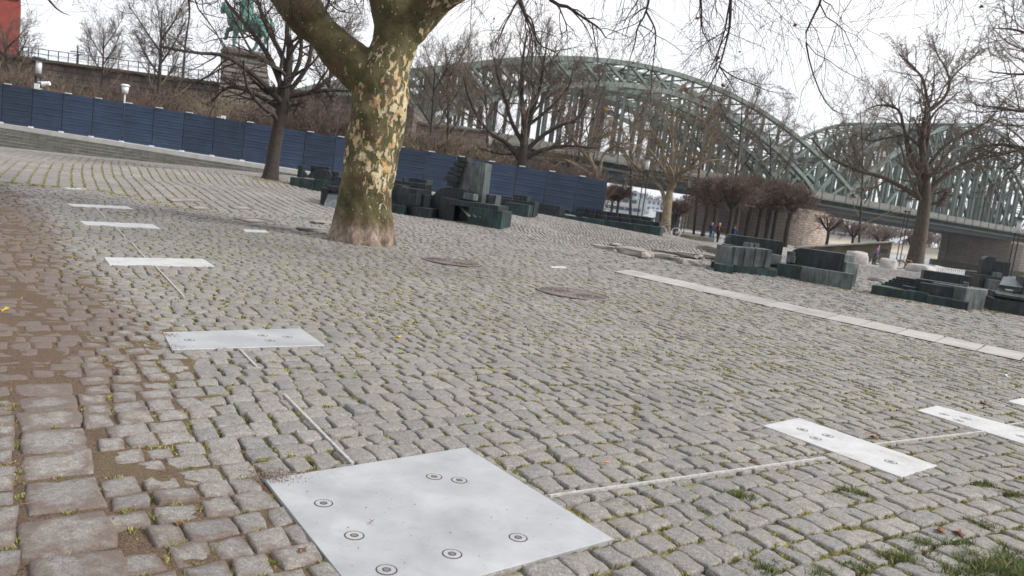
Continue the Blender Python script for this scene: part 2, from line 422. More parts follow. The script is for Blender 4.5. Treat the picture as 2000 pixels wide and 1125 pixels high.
# ------------------------------------------------------------------ world and sun
SUN_AZ = R(100); SUN_EL = R(38)       # azimuth measured clockwise from +Y
w = bpy.data.worlds.new("World"); scn.world = w; w.use_nodes = True
wt = w.node_tree; bg = wt.nodes['Background']
sky = wt.nodes.new('ShaderNodeTexSky'); sky.sky_type = 'NISHITA'; sky.sun_disc = False
sky.sun_elevation = SUN_EL; sky.sun_rotation = SUN_AZ; sky.air_density = 1.2; sky.dust_density = 4.0
tcw = wt.nodes.new('ShaderNodeTexCoord'); mp = wt.nodes.new('ShaderNodeMapping'); mp.inputs['Scale'].default_value = (1, 1, 2.5)
nz = wt.nodes.new('ShaderNodeTexNoise'); nz.inputs['Scale'].default_value = 1.7; nz.inputs['Detail'].default_value = 5
wt.links.new(tcw.outputs['Generated'], mp.inputs[0]); wt.links.new(mp.outputs[0], nz.inputs['Vector'])
cr = wt.nodes.new('ShaderNodeValToRGB'); cr.color_ramp.elements[0].position = .3; cr.color_ramp.elements[0].color = (8.6, 9.1, 10.0, 1)
cr.color_ramp.elements[1].position = .7; cr.color_ramp.elements[1].color = (11.0, 11.0, 11.2, 1)
wt.links.new(nz.outputs['Fac'], cr.inputs[0])
mx = wt.nodes.new('ShaderNodeMix'); mx.data_type = 'RGBA'; mx.inputs[0].default_value = .88
wt.links.new(sky.outputs[0], mx.inputs[6]); wt.links.new(cr.outputs[0], mx.inputs[7]); wt.links.new(mx.outputs[2], bg.inputs['Color'])
bg.inputs['Strength'].default_value = .10
sd = bpy.data.lights.new('sun', 'SUN'); sd.energy = 3.9; sd.angle = R(17); sd.color = (1, .97, .93)
so = bpy.data.objects.new('sun', sd); COL.objects.link(so)
sv = Vector((math.sin(SUN_AZ) * math.cos(SUN_EL), math.cos(SUN_AZ) * math.cos(SUN_EL), math.sin(SUN_EL)))
so.rotation_euler = sv.to_track_quat('Z', 'Y').to_euler(); so.location = (30, -10, 40)
vs = scn.view_settings; vs.view_transform = 'Standard'; vs.look = 'None'; vs.exposure = 0.22; vs.gamma = 1
scn.cycles.max_bounces = 5; scn.cycles.diffuse_bounces = 3; scn.cycles.caustics_reflective = False; scn.cycles.caustics_refractive = False
scn.cycles.transparent_max_bounces = 8
# ------------------------------------------------------------------ paving layout
def vpdir(px):
    py = HZ0 + math.tan(ROLL) * (px - 1000)
    d = ray(px, py)[:2]; return d / np.linalg.norm(d)
EU = vpdir(3169); EV = np.array([-EU[1], EU[0]])     # EU to the right and away, EV to the left and away
O = G(685, 903)[:2]
def W(u, v): return O[0] + EU[0] * u + EV[0] * v, O[1] + EU[1] * u + EV[1] * v
def UV(x, y):
    dx, dy = x - O[0], y - O[1]; return dx * EU[0] + dy * EU[1], dx * EV[0] + dy * EV[1]

def inpoly(x, y, poly):
    x = np.asarray(x); y = np.asarray(y); r = np.zeros(x.shape, bool); n = len(poly)
    for i in range(n):
        x1, y1 = poly[i]; x2, y2 = poly[(i + 1) % n]
        c = ((y1 > y) != (y2 > y)) & (x < (x2 - x1) * (y - y1) / ((y2 - y1) + 1e-12) + x1); r ^= c
    return r
def gp(pts): return [tuple(G(*p)[:2]) for p in pts]

# the wide setts beyond the curved kerb, far left
Z_far = gp([(-260, 330), (0, 357), (60, 361), (120, 366), (200, 373), (260, 386), (330, 402), (420, 412), (520, 418), (620, 420), (700, 415)])
Z_far += gp([(700, 372), (600, 362), (480, 352), (300, 322), (0, 291), (-260, 262)])
SLAB_NEAR = [G(1195, 530), G(2300, 770)]; SLAB_FAR = [G(1232, 527), G(2300, 752)]
slabpoly = [tuple(SLAB_NEAR[0][:2]), tuple(SLAB_NEAR[1][:2]), tuple(SLAB_FAR[1][:2]), tuple(SLAB_FAR[0][:2])]
TREE = G(706, 468); TREE[2] = 0

def dirtf(x, y):
    u, v = UV(x, y)
    d = .36 * sm((-.1 - u) / 1.1) * (.15 + .85 * sm((v - .3) / 2.0)) + .34 * sm((.6 - u) / 1.7) + .20 * sm((-.70 - u) / .45) * sm((v - 1.0) / 1.2)
    c = np.stack([np.asarray(x, float), np.asarray(y, float)], -1)
    d = d * (1 + .35 * vnoise(c * .9)) + .08 * vnoise(c * .35)
    return d * sm((19 - y) / 6)
def mossf(x, y):
    u, v = UV(x, y)
    return np.clip(.95 * sm((u + .6) / 1.2) * sm((22 - y) / 10) + .35, 0, 1)

PLATES = [[(517, 938), (910, 875), (1197, 1054), (715, 1188)], [(318, 650), (588, 642), (634, 675), (336, 684)], [(203, 503), (397, 506), (420, 521), (214, 517)], [(156, 432), (298, 438), (314, 447), (166, 439)], [(130, 398), (247, 403), (262, 409), (142, 403)], [(122, 366), (163, 367), (174, 371), (132, 369)], [(1490, 832), (1560, 817), (1830, 910), (1760, 933)], [(1791, 802), (1830, 793), (2080, 860), (2032, 878)], [(1968, 784), (1996, 778), (2140, 816), (2112, 826)], [(1074, 520), (1104, 521), (1107, 524), (1078, 523)], [(474, 448), (517, 450), (524, 454), (480, 453)]]
STRIPS = [[(689, 906), (556, 771)], [(502, 717), (470, 684)], [(360, 580), (303, 519)], [(285, 505), (258, 475)], [(244, 463), (224, 441)], [(207, 426), (186, 404)], [(1073, 969), (1612, 894)], [(1706, 868), (1922, 843)], [(1966, 830), (2120, 811)]]
LODS = {
    'near': (np.array([-1, -.98, -.93, -.83, -.42, 0, .42, .83, .93, .98, 1]), {1: -.045, .98: -.013, .93: -.0035, .83: -.0008, .42: 0., 0: .0006}),
    'mid': (np.array([-1, -.955, -.84, 0, .84, .955, 1]), {1: -.04, .955: -.005, .84: -.0006, 0: .0004}),
    'far': (np.array([-1, -.90, .90, 1]), {1: -.035, .90: 0.}),
}
NSM = 0
def stones(S, rng):
    global NSM
    """S: array (n,4,2) of quad corners in world xy. -> V, Q, per-vertex dirt"""
    cen = S.mean(1); r = np.hypot(cen[:, 0], cen[:, 1])
    out = []; Es = []
    for key, sel in (('near', r < 6.0), ('mid', (r >= 6.0) & (r < 15)), ('far', r >= 15)):
        T = S[sel]
        if not len(T): continue
        a, prof = LODS[key]; N = len(a)
        A, B = np.meshgrid(a, a, indexing='xy'); A = A.ravel(); B = B.ravel()
        m = np.maximum(abs(A), abs(B)); ks = np.array(sorted(prof)); zs = np.array([prof[k] for k in ks]); zt = np.interp(m, ks, zs)
        k = 1 - .058 * (A * A * B * B) ** 1.0
        n = len(T)
        rnd = rng.uniform(.6, 1.5, (n, 1)); kk = 1 - (1 - k)[None] * rnd
        a_ = A[None] * kk; b_ = B[None] * kk
        # slightly wavy sides
        ph = rng.uniform(0, 6.28, (n, 4)); am = rng.uniform(.0, .045, (n, 4))
        a_ = a_ + (abs(A)[None] ** 3) * am[:, :1] * np.sin(3.0 * B[None] + ph[:, :1]); b_ = b_ + (abs(B)[None] ** 3) * am[:, 1:2] * np.sin(3.0 * A[None] + ph[:, 1:2])
        w0 = (1 - a_) * (1 - b_) / 4; w1 = (1 + a_) * (1 - b_) / 4; w2 = (1 + a_) * (1 + b_) / 4; w3 = (1 - a_) * (1 + b_) / 4
        xy = w0[..., None] * T[:, None, 0] + w1[..., None] * T[:, None, 1] + w2[..., None] * T[:, None, 2] + w3[..., None] * T[:, None, 3]
        cz = H(T.mean(1)[:, 0], T.mean(1)[:, 1]) if key == 'far' else None
        hz = H(xy[..., 0], xy[..., 1])
        z = hz + zt[None] + rng.normal(0, .0035, (n, 1)) + A[None] * rng.normal(0, .003, (n, 1)) + B[None] * rng.normal(0, .003, (n, 1))
        if key == 'near':
            c3 = np.concatenate([xy * 26, rng.uniform(0, 60, (n, 1, 1)) + 0 * xy[..., :1]], -1)
            z = z + .0055 * vnoise(c3) + .0036 * vnoise(c3 * 2.7)
        V = np.concatenate([xy, z[..., None]], -1).reshape(-1, 3)
        ii, jj = np.meshgrid(np.arange(N - 1), np.arange(N - 1), indexing='xy'); q = (jj * N + ii).ravel()
        q4 = np.stack([q, q + 1, q + N + 1, q + N], 1)
        Q = (q4[None] + (np.arange(n) * N * N)[:, None, None]).reshape(-1, 4)
        NSM += len(Q) if key != 'far' else 0; out.append((V, Q)); Es.append(np.tile((m > .8) * 1.0, n))
    off = 0; Vs = []; Qs = []
    for V, Q in out: Vs.append(V); Qs.append(Q + off); off += len(V)
    return np.concatenate(Vs), np.concatenate(Qs), np.concatenate(Es)

def inview(x, y, marg=.14):
    t = x / np.maximum(y, .1)
    return (y > .9) & (t > -.80 - marg) & (t < .84 + marg * 1.2) & (y < 47)

def courses(along_v, s_lo, s_hi, w_rng, l_rng, rng, wf, t_lo, t_hi, special=None, gap=(.012, .022), jit=.008):
    quads = []; s = s_lo
    while s < s_hi:
        wd = rng.uniform(*w_rng)
        if special and s < special[0] < s + wd + .07: wd = special[0] - s
        if special and abs(s - special[0]) < 1e-6: wd = special[1]; lr = special[3]
        else: lr = l_rng
        nst = int((t_hi - t_lo) / ((lr[0] + lr[1]) / 2)) + 2
        L = rng.uniform(lr[0], lr[1], nst); t = t_lo + np.concatenate([[rng.uniform(0, .2)], L]).cumsum()
        g = rng.uniform(gap[0], gap[1], (nst, 4)) / 2
        j = rng.normal(0, jit, (nst, 4, 2))
        s0 = s + g[:, 0]; s1 = s + wd - g[:, 1]; t0 = t[:-1] + g[:, 2]; t1 = t[1:] - g[:, 3]
        c = np.stack([np.stack([s0, t0], 1), np.stack([s1, t0], 1), np.stack([s1, t1], 1), np.stack([s0, t1], 1)], 1) + j
        if not along_v: c = c[..., ::-1][:, ::-1]
        quads.append(c); s += wd
    c = np.concatenate(quads); u, v = wf(c[..., 0], c[..., 1])
    x, y = W(u, v)
    return np.stack([x, y], -1)

rs = np.random.default_rng(3)
def warpA(u, v): return u + .035 * np.sin(v * .8) + .0009 * v * v * np.sign(v) * 0 + .02 * vnoise(np.stack([u * .5, v * .5], -1)), v + .05 * np.sin(u * .7 + 1)
def warpB(u, v):
    return u + .06 * np.sin(v * .33), v + .10 * np.sin(u * .42 + .6) + .05 * np.sin(u * 1.1 + v * .3) + .03 * vnoise(np.stack([u * .8, v * .8], -1))
def warpC(u, v):
    return u + .11 * v + .15 * np.sin(v * .2), v
SPLIT = .05
A = courses(True, -9.0, .6, (.145, .19), (.125, .20), rs, warpA, -8, 30, special=(-1.26, .28, .28, (.22, .34)), gap=(.010, .022), jit=.008)
B = courses(False, -9, 44, (.14, .175), (.115, .18), rs, warpB, -7, 52, gap=(.006, .016), jit=.0075)
C = courses(True, -30, 14, (.25, .29), (.22, .36), rs, warpC, 4, 48, gap=(.02, .04), jit=.008)
def cut(S, zone):
    c = S.mean(1); x, y = c[:, 0], c[:, 1]; u, v = UV(x, y)
    far = inpoly(x, y, Z_far)
    left = u < -.975 + .0 * np.sin(v * 1.1)
    k = inview(x, y) & ~inpoly(x, y, slabpoly)
    k &= np.hypot(x - TREE[0], y - TREE[1]) > .62
    k &= ~((y > 40.6) & (x < 6))
    q = (x - BK[0]) * BN[0] + (y - BK[1]) * BN[1]; k &= q < -1
    if zone == 'A': k &= left & (v < 1.5) & ~far
    if zone == 'B': k &= ((u > -.985) | (v > 1.56)) & ~far
    if zone == 'C': k &= far
    return S[k]
A = cut(A, 'A'); B = cut(B, 'B'); C = cut(C, 'C')
# a few setts are missing or sunk
allS = np.concatenate([A, B, C]); keep = rs.random(len(allS)) > .0007
allS = allS[keep]
_c = allS.mean(1); _w = np.exp(-((_c[:, 0] - 4.5) / 5.0) ** 4 - ((_c[:, 1] - 26) / 6.5) ** 4) * (vnoise(_c * .35 + 7) > -.1)
allS = _c[:, None] + (allS - _c[:, None]) * (1 - .26 * _w)[:, None, None]
print('setts', len(allS))
V, Q, EG = stones(allS, rs)
for _p in PLATES:
    _g = gp(_p); _m = inpoly(V[:, 0], V[:, 1], _g); V[_m, 2] = np.minimum(V[_m, 2], H(V[_m, 0], V[_m, 1]) - .003)
for _a, _b in STRIPS:
    _a = G(*_a)[:2]; _b = G(*_b)[:2]; _d = _b - _a; _L = np.linalg.norm(_d); _d /= _L
    _r = V[:, :2] - _a; _t = _r @ _d; _s = abs(_r[:, 0] * _d[1] - _r[:, 1] * _d[0]); _m = (_t > 0) & (_t < _L) & (_s < .022)
    V[_m, 2] = np.minimum(V[_m, 2], H(V[_m, 0], V[_m, 1]) - .006)
pav = npmesh('cobble_paving', V, Q, M['sett'])
pav.data.polygons.foreach_set('use_smooth', np.arange(len(Q)) < NSM)
setp(pav, kind='structure')
at = pav.data.attributes.new('dirt', 'FLOAT', 'POINT'); at.data.foreach_set('value', (dirtf(V[:, 0], V[:, 1]) * (.70 + .28 * EG) + .07 * EG * (np.hypot(V[:, 0], V[:, 1]) < 9)).astype(np.float32))

# ------------------------------------------------------------------ ground sheet (polar, to the horizon)
rr = np.concatenate([[.01], np.geomspace(.4, 9, 300), np.geomspace(9.05, 130, 330), np.geomspace(133, 4500, 90)])
th = np.concatenate([np.linspace(-48, 48, 460), np.linspace(50, 310, 66)]) * math.pi / 180
RR, TT = np.meshgrid(rr, th, indexing='ij'); gx = RR * np.sin(TT); gy = RR * np.cos(TT)
gz = H(gx, gy)
du = dirtf(gx, gy); onplaza = ((gy < 41) | (gx > 6)) & (gy < 47)
lev = np.where(du > .22, -.0105 + .007 * vnoise(np.stack([gx * 7, gy * 7], -1)) + .0045 * sm((du - .4) / .3) * sm((gy - 2.4) / 2) + .005 * sm((du - .62) / .25), -.021 + .006 * vnoise(np.stack([gx * 6, gy * 6], -1)))
lev = np.where(gy > 12, -.024, lev)
gz = gz + np.where(onplaza, lev, 0)
gz = np.where(inpoly(gx, gy, slabpoly), gz - .06, gz)
nr, nt = RR.shape
idx = np.arange(nr * nt).reshape(nr, nt)
Qg = np.stack([idx[:-1, :], np.roll(idx, -1, 1)[:-1, :], np.roll(idx, -1, 1)[1:, :], idx[1:, :]], -1).reshape(-1, 4)
Vg = np.stack([gx, gy, gz], -1).reshape(-1, 3)
grd = npmesh('ground', Vg, Qg, M['soil'], smooth=True); setp(grd, kind='structure')
u_, v_ = UV(gx, gy)
cs = np.empty((nr, nt, 4)); cs[..., 3] = 1
soil = np.array([.115, .078, .060]); joint = np.array([.055, .043, .033]); bank = np.array([.13, .095, .07]); prom = np.array([.27, .26, .245]); sand = np.array([.42, .37, .30]); fargreen = np.array([.16, .15, .12])
t = sm(du / .35)[..., None]; cc = joint * (1 - t) + soil * t
cc = np.where((gy > 47)[..., None], prom, cc)
cc = np.where(((gy > 43.5) & (gx < 4.6))[..., None], bank, cc)
qq = (gx - BK[0]) * BN[0] + (gy - BK[1]) * BN[1]
cc = np.where((qq > 300)[..., None], sand, cc); cc = np.where((qq > 352)[..., None], fargreen, cc)
lawn = inpoly(gx, gy, gp([(1318, 452), (1352, 462), (1420, 470), (1420, 463), (1350, 452), (1325, 446)]))
cs[..., :3] = cc
ca = grd.data.attributes.new('gcol', 'FLOAT_COLOR', 'POINT'); ca.data.foreach_set('color', cs.reshape(-1).astype(np.float32))
cm = grd.data.attributes.new('moss', 'FLOAT', 'POINT'); cm.data.foreach_set('value', np.where(onplaza, np.maximum(mossf(gx, gy), inpoly(gx, gy, Z_far) * 1.0) * (1 - .8 * sm(du / .5)), 0).ravel().astype(np.float32))

# river
rv = MB(); a0 = BK + BN * 2 - BD * 600; a1 = BK + BN * 2 + BD * 2500
rv.add([(*a0, -4.0), (*(a0 + BN * 345), -4.0), (*(a1 + BN * 345), -4.0), (*a1, -4.0)], [(0, 1, 2, 3)])
setp(rv.build('river', M['water']), kind='structure')
qw = MB(); c0 = BK - BD * 500; c1 = BK + BD * 900
for (e0, e1, zt, zb) in ((-.35, .55, -.62, -5.4),):
    p = [(*(c0 + BN * e0), zb), (*(c1 + BN * e0), zb), (*(c1 + BN * e1), zb), (*(c0 + BN * e1), zb)]
    qw.hexa(p + [(a, b, zt) for a, b, _ in p])
setp(qw.build('quay_wall', M['kerbstone']), kind='structure')

# ------------------------------------------------------------------ steel plates in the paving
def plate(name, corners, label, screws, group, mat='steel', zt=.0045, cat='steel plate'):
    pts = [G(*c) for c in corners]; cen = np.mean(pts, 0)
    e = empty(name, cen, label, cat, group)
    mb = MB(); lo = [(p[0], p[1], H(p[0], p[1]) - .02) for p in pts]; hi = [(p[0], p[1], H(p[0], p[1]) + zt) for p in pts]
    mb.hexa([*lo[::-1], *hi[::-1]]); mb.build('plate', M[mat], e, bevel=.002)
    for s in screws:
        c = G(*s, dz=zt); r = s_r = .034
        sc = MB(); sc.cyl(c - [0, 0, .002], c + [0, 0, .0006], r + .003, r + .003, 28); o = sc.build('screw', M['groove'], e)
        h = MB(); h.cyl(c - [0, 0, .002], c + [0, 0, .0012], r - .0025, r - .0025, 28); h.build('head', M['steel'], o)
        k = MB(); k.cyl(c - [0, 0, .002], c + [0, 0, .0017], r * .50, r * .46, 10); k.build('recess', M['groove'], o)
        k = MB(); k.cyl(c - [0, 0, .002], c + [0, 0, .0021], r * .34, r * .34, 6); k.build('socket', M['rust'], o)
    return e
g1 = 'steel plates set in the cobbles'
plate('steel_plate', [(517, 938), (910, 875), (1197, 1054), (715, 1188)], 'large square steel plate with seven round screws, cut by bottom edge', [(632, 983), (692, 1046), (848, 931), (897, 938), (1012, 1050), (883, 1082), (755, 1113)], g1)
plate('steel_plate', [(318, 650), (588, 642), (634, 675), (336, 684)], 'bluish narrow steel plate with chipped left end, nearest one left of the field', [(370, 664), (513, 655), (527, 665), (562, 658)], g1)
plate('steel_plate', [(203, 503), (397, 506), (420, 521), (214, 517)], 'pale narrow steel plate, third along the left strip from the large plate', [], g1, 'steel_pale')
plate('steel_plate', [(156, 432), (298, 438), (314, 447), (166, 439)], 'pale thin steel plate, fourth along the left strip in the dirt', [], g1, 'steel_pale')
plate('steel_plate', [(130, 398), (247, 403), (262, 409), (142, 403)], 'pale thin steel plate, fifth along the left strip near curved kerb', [], g1, 'steel_pale')
plate('steel_plate', [(122, 366), (163, 367), (174, 371), (132, 369)], 'tiny far steel plate lying at the curved mossy kerb', [], g1)
plate('steel_plate', [(1490, 832), (1560, 817), (1830, 910), (1760, 933)], 'whitish stained oblong steel plate with four screws, lower right', [(1567, 839), (1617, 851), (1593, 856), (1740, 902)], g1, 'steel_pale')
plate('steel_plate', [(1791, 802), (1830, 793), (2080, 860), (2032, 878)], 'clean pale oblong steel plate cut by the right edge', [(1844, 809), (1886, 817), (1872, 821), (1995, 852)], g1, 'steel_pale')
plate('steel_plate', [(1968, 784), (1996, 778), (2140, 816), (2112, 826)], 'corner of a small steel plate at the far right edge', [], g1, 'steel_pale')
plate('steel_plate', [(1074, 520), (1104, 521), (1107, 524), (1078, 523)], 'tiny bright plate between the two round manhole covers', [], g1, 'steel_pale')
plate('steel_plate', [(474, 448), (517, 450), (524, 454), (480, 453)], 'small pale plate left of the plane tree foot', [], g1, 'steel_pale')

def strip(pts, label):
    a, b = G(*pts[0]), G(*pts[1]); d = (b - a)[:2]; L = np.linalg.norm(d); d /= L; nn = np.array([-d[1], d[0]]) * .0072
    k = max(2, int(L / .5)); mb = MB()
    for i in range(k):
        p = a[:2] + d * L * i / k; q = a[:2] + d * L * (i + 1) / k
        hp, hq = H(*p), H(*q); z = .0055
        mb.hexa([(*(p - nn), hp - .02), (*(q - nn), hq - .02), (*(q + nn), hq - .02), (*(p + nn), hp - .02),
                 (*(p - nn), hp + z), (*(q - nn), hq + z), (*(q + nn), hq + z), (*(p + nn), hp + z)])
    setp(mb.build('metal_strip', M['strip']), label, 'metal strip', 'thin strips linking the plates')
strip([(689, 906), (556, 771)], 'thin metal strip running from large plate up left through cobbles')
strip([(502, 717), (470, 684)], 'short metal strip end emerging below the bluish narrow plate')
strip([(360, 580), (303, 519)], 'thin metal strip running down right from the third left plate')
strip([(285, 505), (258, 475)], 'metal strip piece just above the third left plate')
strip([(244, 463), (224, 441)], 'metal strip piece just below the fourth left plate')
strip([(207, 426), (186, 404)], 'metal strip piece between fourth and fifth left plates')
strip([(1073, 969), (1612, 894)], 'long thin metal strip from large plate to stained oblong plate')
strip([(1706, 868), (1922, 843)], 'thin metal strip between the two oblong plates on the right')
strip([(1966, 830), (2120, 811)], 'metal strip leaving the cut oblong plate at right edge')

# round covers
def manhole(px, py, r, label):
    c = G(px, py); c[2] = H(c[0], c[1]) + .004
    e = empty('manhole_cover', c, label, 'manhole cover', 'round iron covers')
    mb = MB(); mb.cyl(c - [0, 0, .03], c + [0, 0, .004], r, r, 48); mb.build('lid', M['rust'], e)
    rg = MB(); rg.torus(c + [0, 0, .005], (0, 0, 1), r + .012, .011, 48, 6); rg.build('frame', M['rust'], e, True)
    rb = MB()
    for i in range(24):
        t = 2 * math.pi * i / 24; u = np.array([math.cos(t), math.sin(t), 0])
        rb.beam(c + u * r * .16 + [0, 0, .007], c + u * r * .55 + [0, 0, .007], .012, .008)
        t += .13; u = np.array([math.cos(t), math.sin(t), 0]); rb.beam(c + u * r * .60 + [0, 0, .007], c + u * r * .95 + [0, 0, .007], .016, .008)
    rb.build('ribs', M['rust'], e)
manhole(1119, 574, .50, 'rusty round manhole cover, nearer one in the middle of the field')
manhole(881, 512, .46, 'rusty round manhole cover, farther one right of the plane tree')

def framecover(pts, label):
    P4 = [G(*p) for p in pts]; cen = np.mean(P4, 0); e = empty('inspection_cover', cen, label, 'inspection cover', 'small sunken covers left of the tree')
    mb = MB()
    for i in range(4):
        a, b = P4[i], P4[(i + 1) % 4]; mb.beam([a[0], a[1], H(a[0], a[1]) + .004], [b[0], b[1], H(b[0], b[1]) + .004], .05, .035)
    mb.build('frame', M['rust'], e)
    f = MB(); lo = [(p[0], p[1], H(p[0], p[1]) - .03) for p in P4]; hi = [(p[0], p[1], H(p[0], p[1]) + .008) for p in P4]
    f.hexa([*lo[::-1], *hi[::-1]]); f.build('infill', M['kerbstone'], e)
framecover([(326, 388), (392, 388), (402, 394), (336, 394)], 'sunken rectangular cover, longest and farthest left of the tree')
framecover([(372, 403), (406, 404), (418, 410), (382, 410)], 'sunken rectangular cover, nearest the mossy kerb')
framecover([(448, 403), (486, 404), (498, 410), (460, 409)], 'sunken rectangular cover, right of its small neighbour')
framecover([(460, 428), (500, 428), (540, 434), (490, 435)], 'broad worn cover nearest to the plane tree')

# slab band with a drain slot
a0, a1 = SLAB_NEAR[0][:2], SLAB_NEAR[1][:2]; b0, b1 = SLAB_FAR[0][:2], SLAB_FAR[1][:2]
L = np.linalg.norm(a1 - a0); ns = int(L / .52); mb = MB(); dk = MB()
for i in range(ns):
    f0, f1 = i / ns + .016 / L, (i + 1) / ns - .016 / L
    q = [a0 + (a1 - a0) * f0, a0 + (a1 - a0) * f1, b0 + (b1 - b0) * f1, b0 + (b1 - b0) * f0]
    dz = random.uniform(-.003, .003)
    mb.hexa([(*p, H(*p) - .05) for p in q] + [(*p, H(*p) + .007 + dz) for p in q])
setp(mb.build('slab_path', M['slab'], bevel=.004), kind='structure')
d = (a1 - a0) / L; nn = np.array([d[1], -d[0]])
k = 40
for i in range(k):
    p = a0 + d * L * i / k; q = a0 + d * L * (i + 1) / k
    wd = .035 + .02 * math.sin(i * .7)
    r4 = [p + nn * wd, q + nn * wd, q, p]
    dk.hexa([(*c, H(*c) - .03) for c in r4] + [(*c, H(*c) + .006) for c in r4])
setp(dk.build('drain_slot', M['dark']), kind='structure')

# steps, footpath, kerb
st = MB(); pa = MB()
xs = np.linspace(-60, 7, 60)
def pathz(x): return np.interp(x, [-60, -27.5, -12, 5.2, 12], [1.8, 1.38, .98, .45, .3])
for i in range(len(xs) - 1):
    x0_, x1_ = xs[i], xs[i + 1]
    for k_ in range(6):
        y0_ = 40.9 - .36 * k_
        z0, z1 = pathz(x0_) - .22 - .145 * k_, pathz(x1_) - .22 - .145 * k_
        st.hexa([(x0_, y0_ - .36, -1), (x1_, y0_ - .36, -1), (x1_, y0_, -1), (x0_, y0_, -1), (x0_, y0_ - .36, z0), (x1_, y0_ - .36, z1), (x1_, y0_, z1), (x0_, y0_, z0)])
    z0, z1 = pathz(x0_), pathz(x1_)
    pa.hexa([(x0_, 40.9, -1), (x1_, 40.9, -1), (x1_, 44.2, -1), (x0_, 44.2, -1), (x0_, 40.9, z0), (x1_, 40.9, z1), (x1_, 44.2, z1), (x0_, 44.2, z0)])
setp(st.build('steps', M['step']), kind='structure'); setp(pa.build('footpath', M['pale_kerb']), kind='structure')

# navy hoarding
FY = 42.2; FH = 2.08
fe = empty('hoarding_fence', (-10, FY, 1), 'long navy blue site hoarding of ribbed panels behind the steps', 'fence')
xr = P(1182, 385, FY)[0]; pw = 59 / F * FY; np_ = 27
for i in range(np_):
    x1_ = xr - pw * i; x0_ = x1_ - pw + .035; mb = MB(); za, zb = pathz(x0_) , pathz(x1_)
    nb = 13
    for k_ in range(nb):
        z0 = .02 + (FH - .02) * k_ / nb; z1 = .02 + (FH - .02) * (k_ + 1) / nb - .02; yy = FY - .014 * (k_ % 2)
        mb.hexa([(x0_, yy - .02, za + z0), (x1_, yy - .02, zb + z0), (x1_, FY + .03, zb + z0), (x0_, FY + .03, za + z0), (x0_, yy - .02, za + z1), (x1_, yy - .02, zb + z1), (x1_, FY + .03, zb + z1), (x0_, FY + .03, za + z1)])
    mb.hexa([(x0_, FY, za + .02), (x1_, FY, zb + .02), (x1_, FY + .045, zb + .02), (x0_, FY + .045, za + .02), (x0_, FY, za + FH - .02), (x1_, FY, zb + FH - .02), (x1_, FY + .045, zb + FH - .02), (x0_, FY + .045, za + FH - .02)])
    pnl = mb.build('panel', M['navy'], fe)
    bk = MB(); bk.box((x0_ + .25, FY - .03, za + FH + .015), (.16, .06, .022)); bk.build('bracket', M['galv'], pnl)
    bk = MB(); bk.box((x0_ + .02, FY - .10, za + .03), (.10, .08, .035)); bk.build('foot', M['galv'], pnl)
# ------------------------------------------------------------------ trees
def tubes(groups, name, mat, parent=None, sides=None, minr=.0):
    """groups: list of (P[m,n,3], R[m,n], sides)"""
    Vs = []; Qs = []; off = 0
    for Pp, Rr, k in groups:
        Pp = np.asarray(Pp, float); Rr = np.maximum(np.asarray(Rr, float), minr)
        m_, n_, _ = Pp.shape
        if m_ == 0: continue
        T = np.gradient(Pp, axis=1); T /= np.linalg.norm(T, axis=2, keepdims=True) + 1e-9
        mt = T.mean(1); ref = np.where(abs(mt[:, 2:3]) > .8, np.array([[1., 0, 0]]), np.array([[0, 0, 1.]]))[:, None, :]
        Aa = np.cross(T, np.broadcast_to(ref, T.shape)); Aa /= np.linalg.norm(Aa, axis=2, keepdims=True) + 1e-9
        Bb = np.cross(T, Aa)
        an = np.arange(k) * 2 * np.pi / k
        V = Pp[:, :, None] + Rr[:, :, None, None] * (Aa[:, :, None] * np.cos(an)[None, None, :, None] + Bb[:, :, None] * np.sin(an)[None, None, :, None])
        V = V.reshape(-1, 3)
        i = np.arange(n_ - 1)[:, None] * k; j = np.arange(k)[None]; jn = (j + 1) % k
        q = np.stack([i + j, i + jn, i + k + jn, i + k + j], -1).reshape(-1, 4)
        Qs.append((q[None] + (np.arange(m_) * n_ * k)[:, None, None]).reshape(-1, 4) + off); Vs.append(V); off += len(V)
    return npmesh(name, np.concatenate(Vs), np.concatenate(Qs), mat, parent, smooth=True)

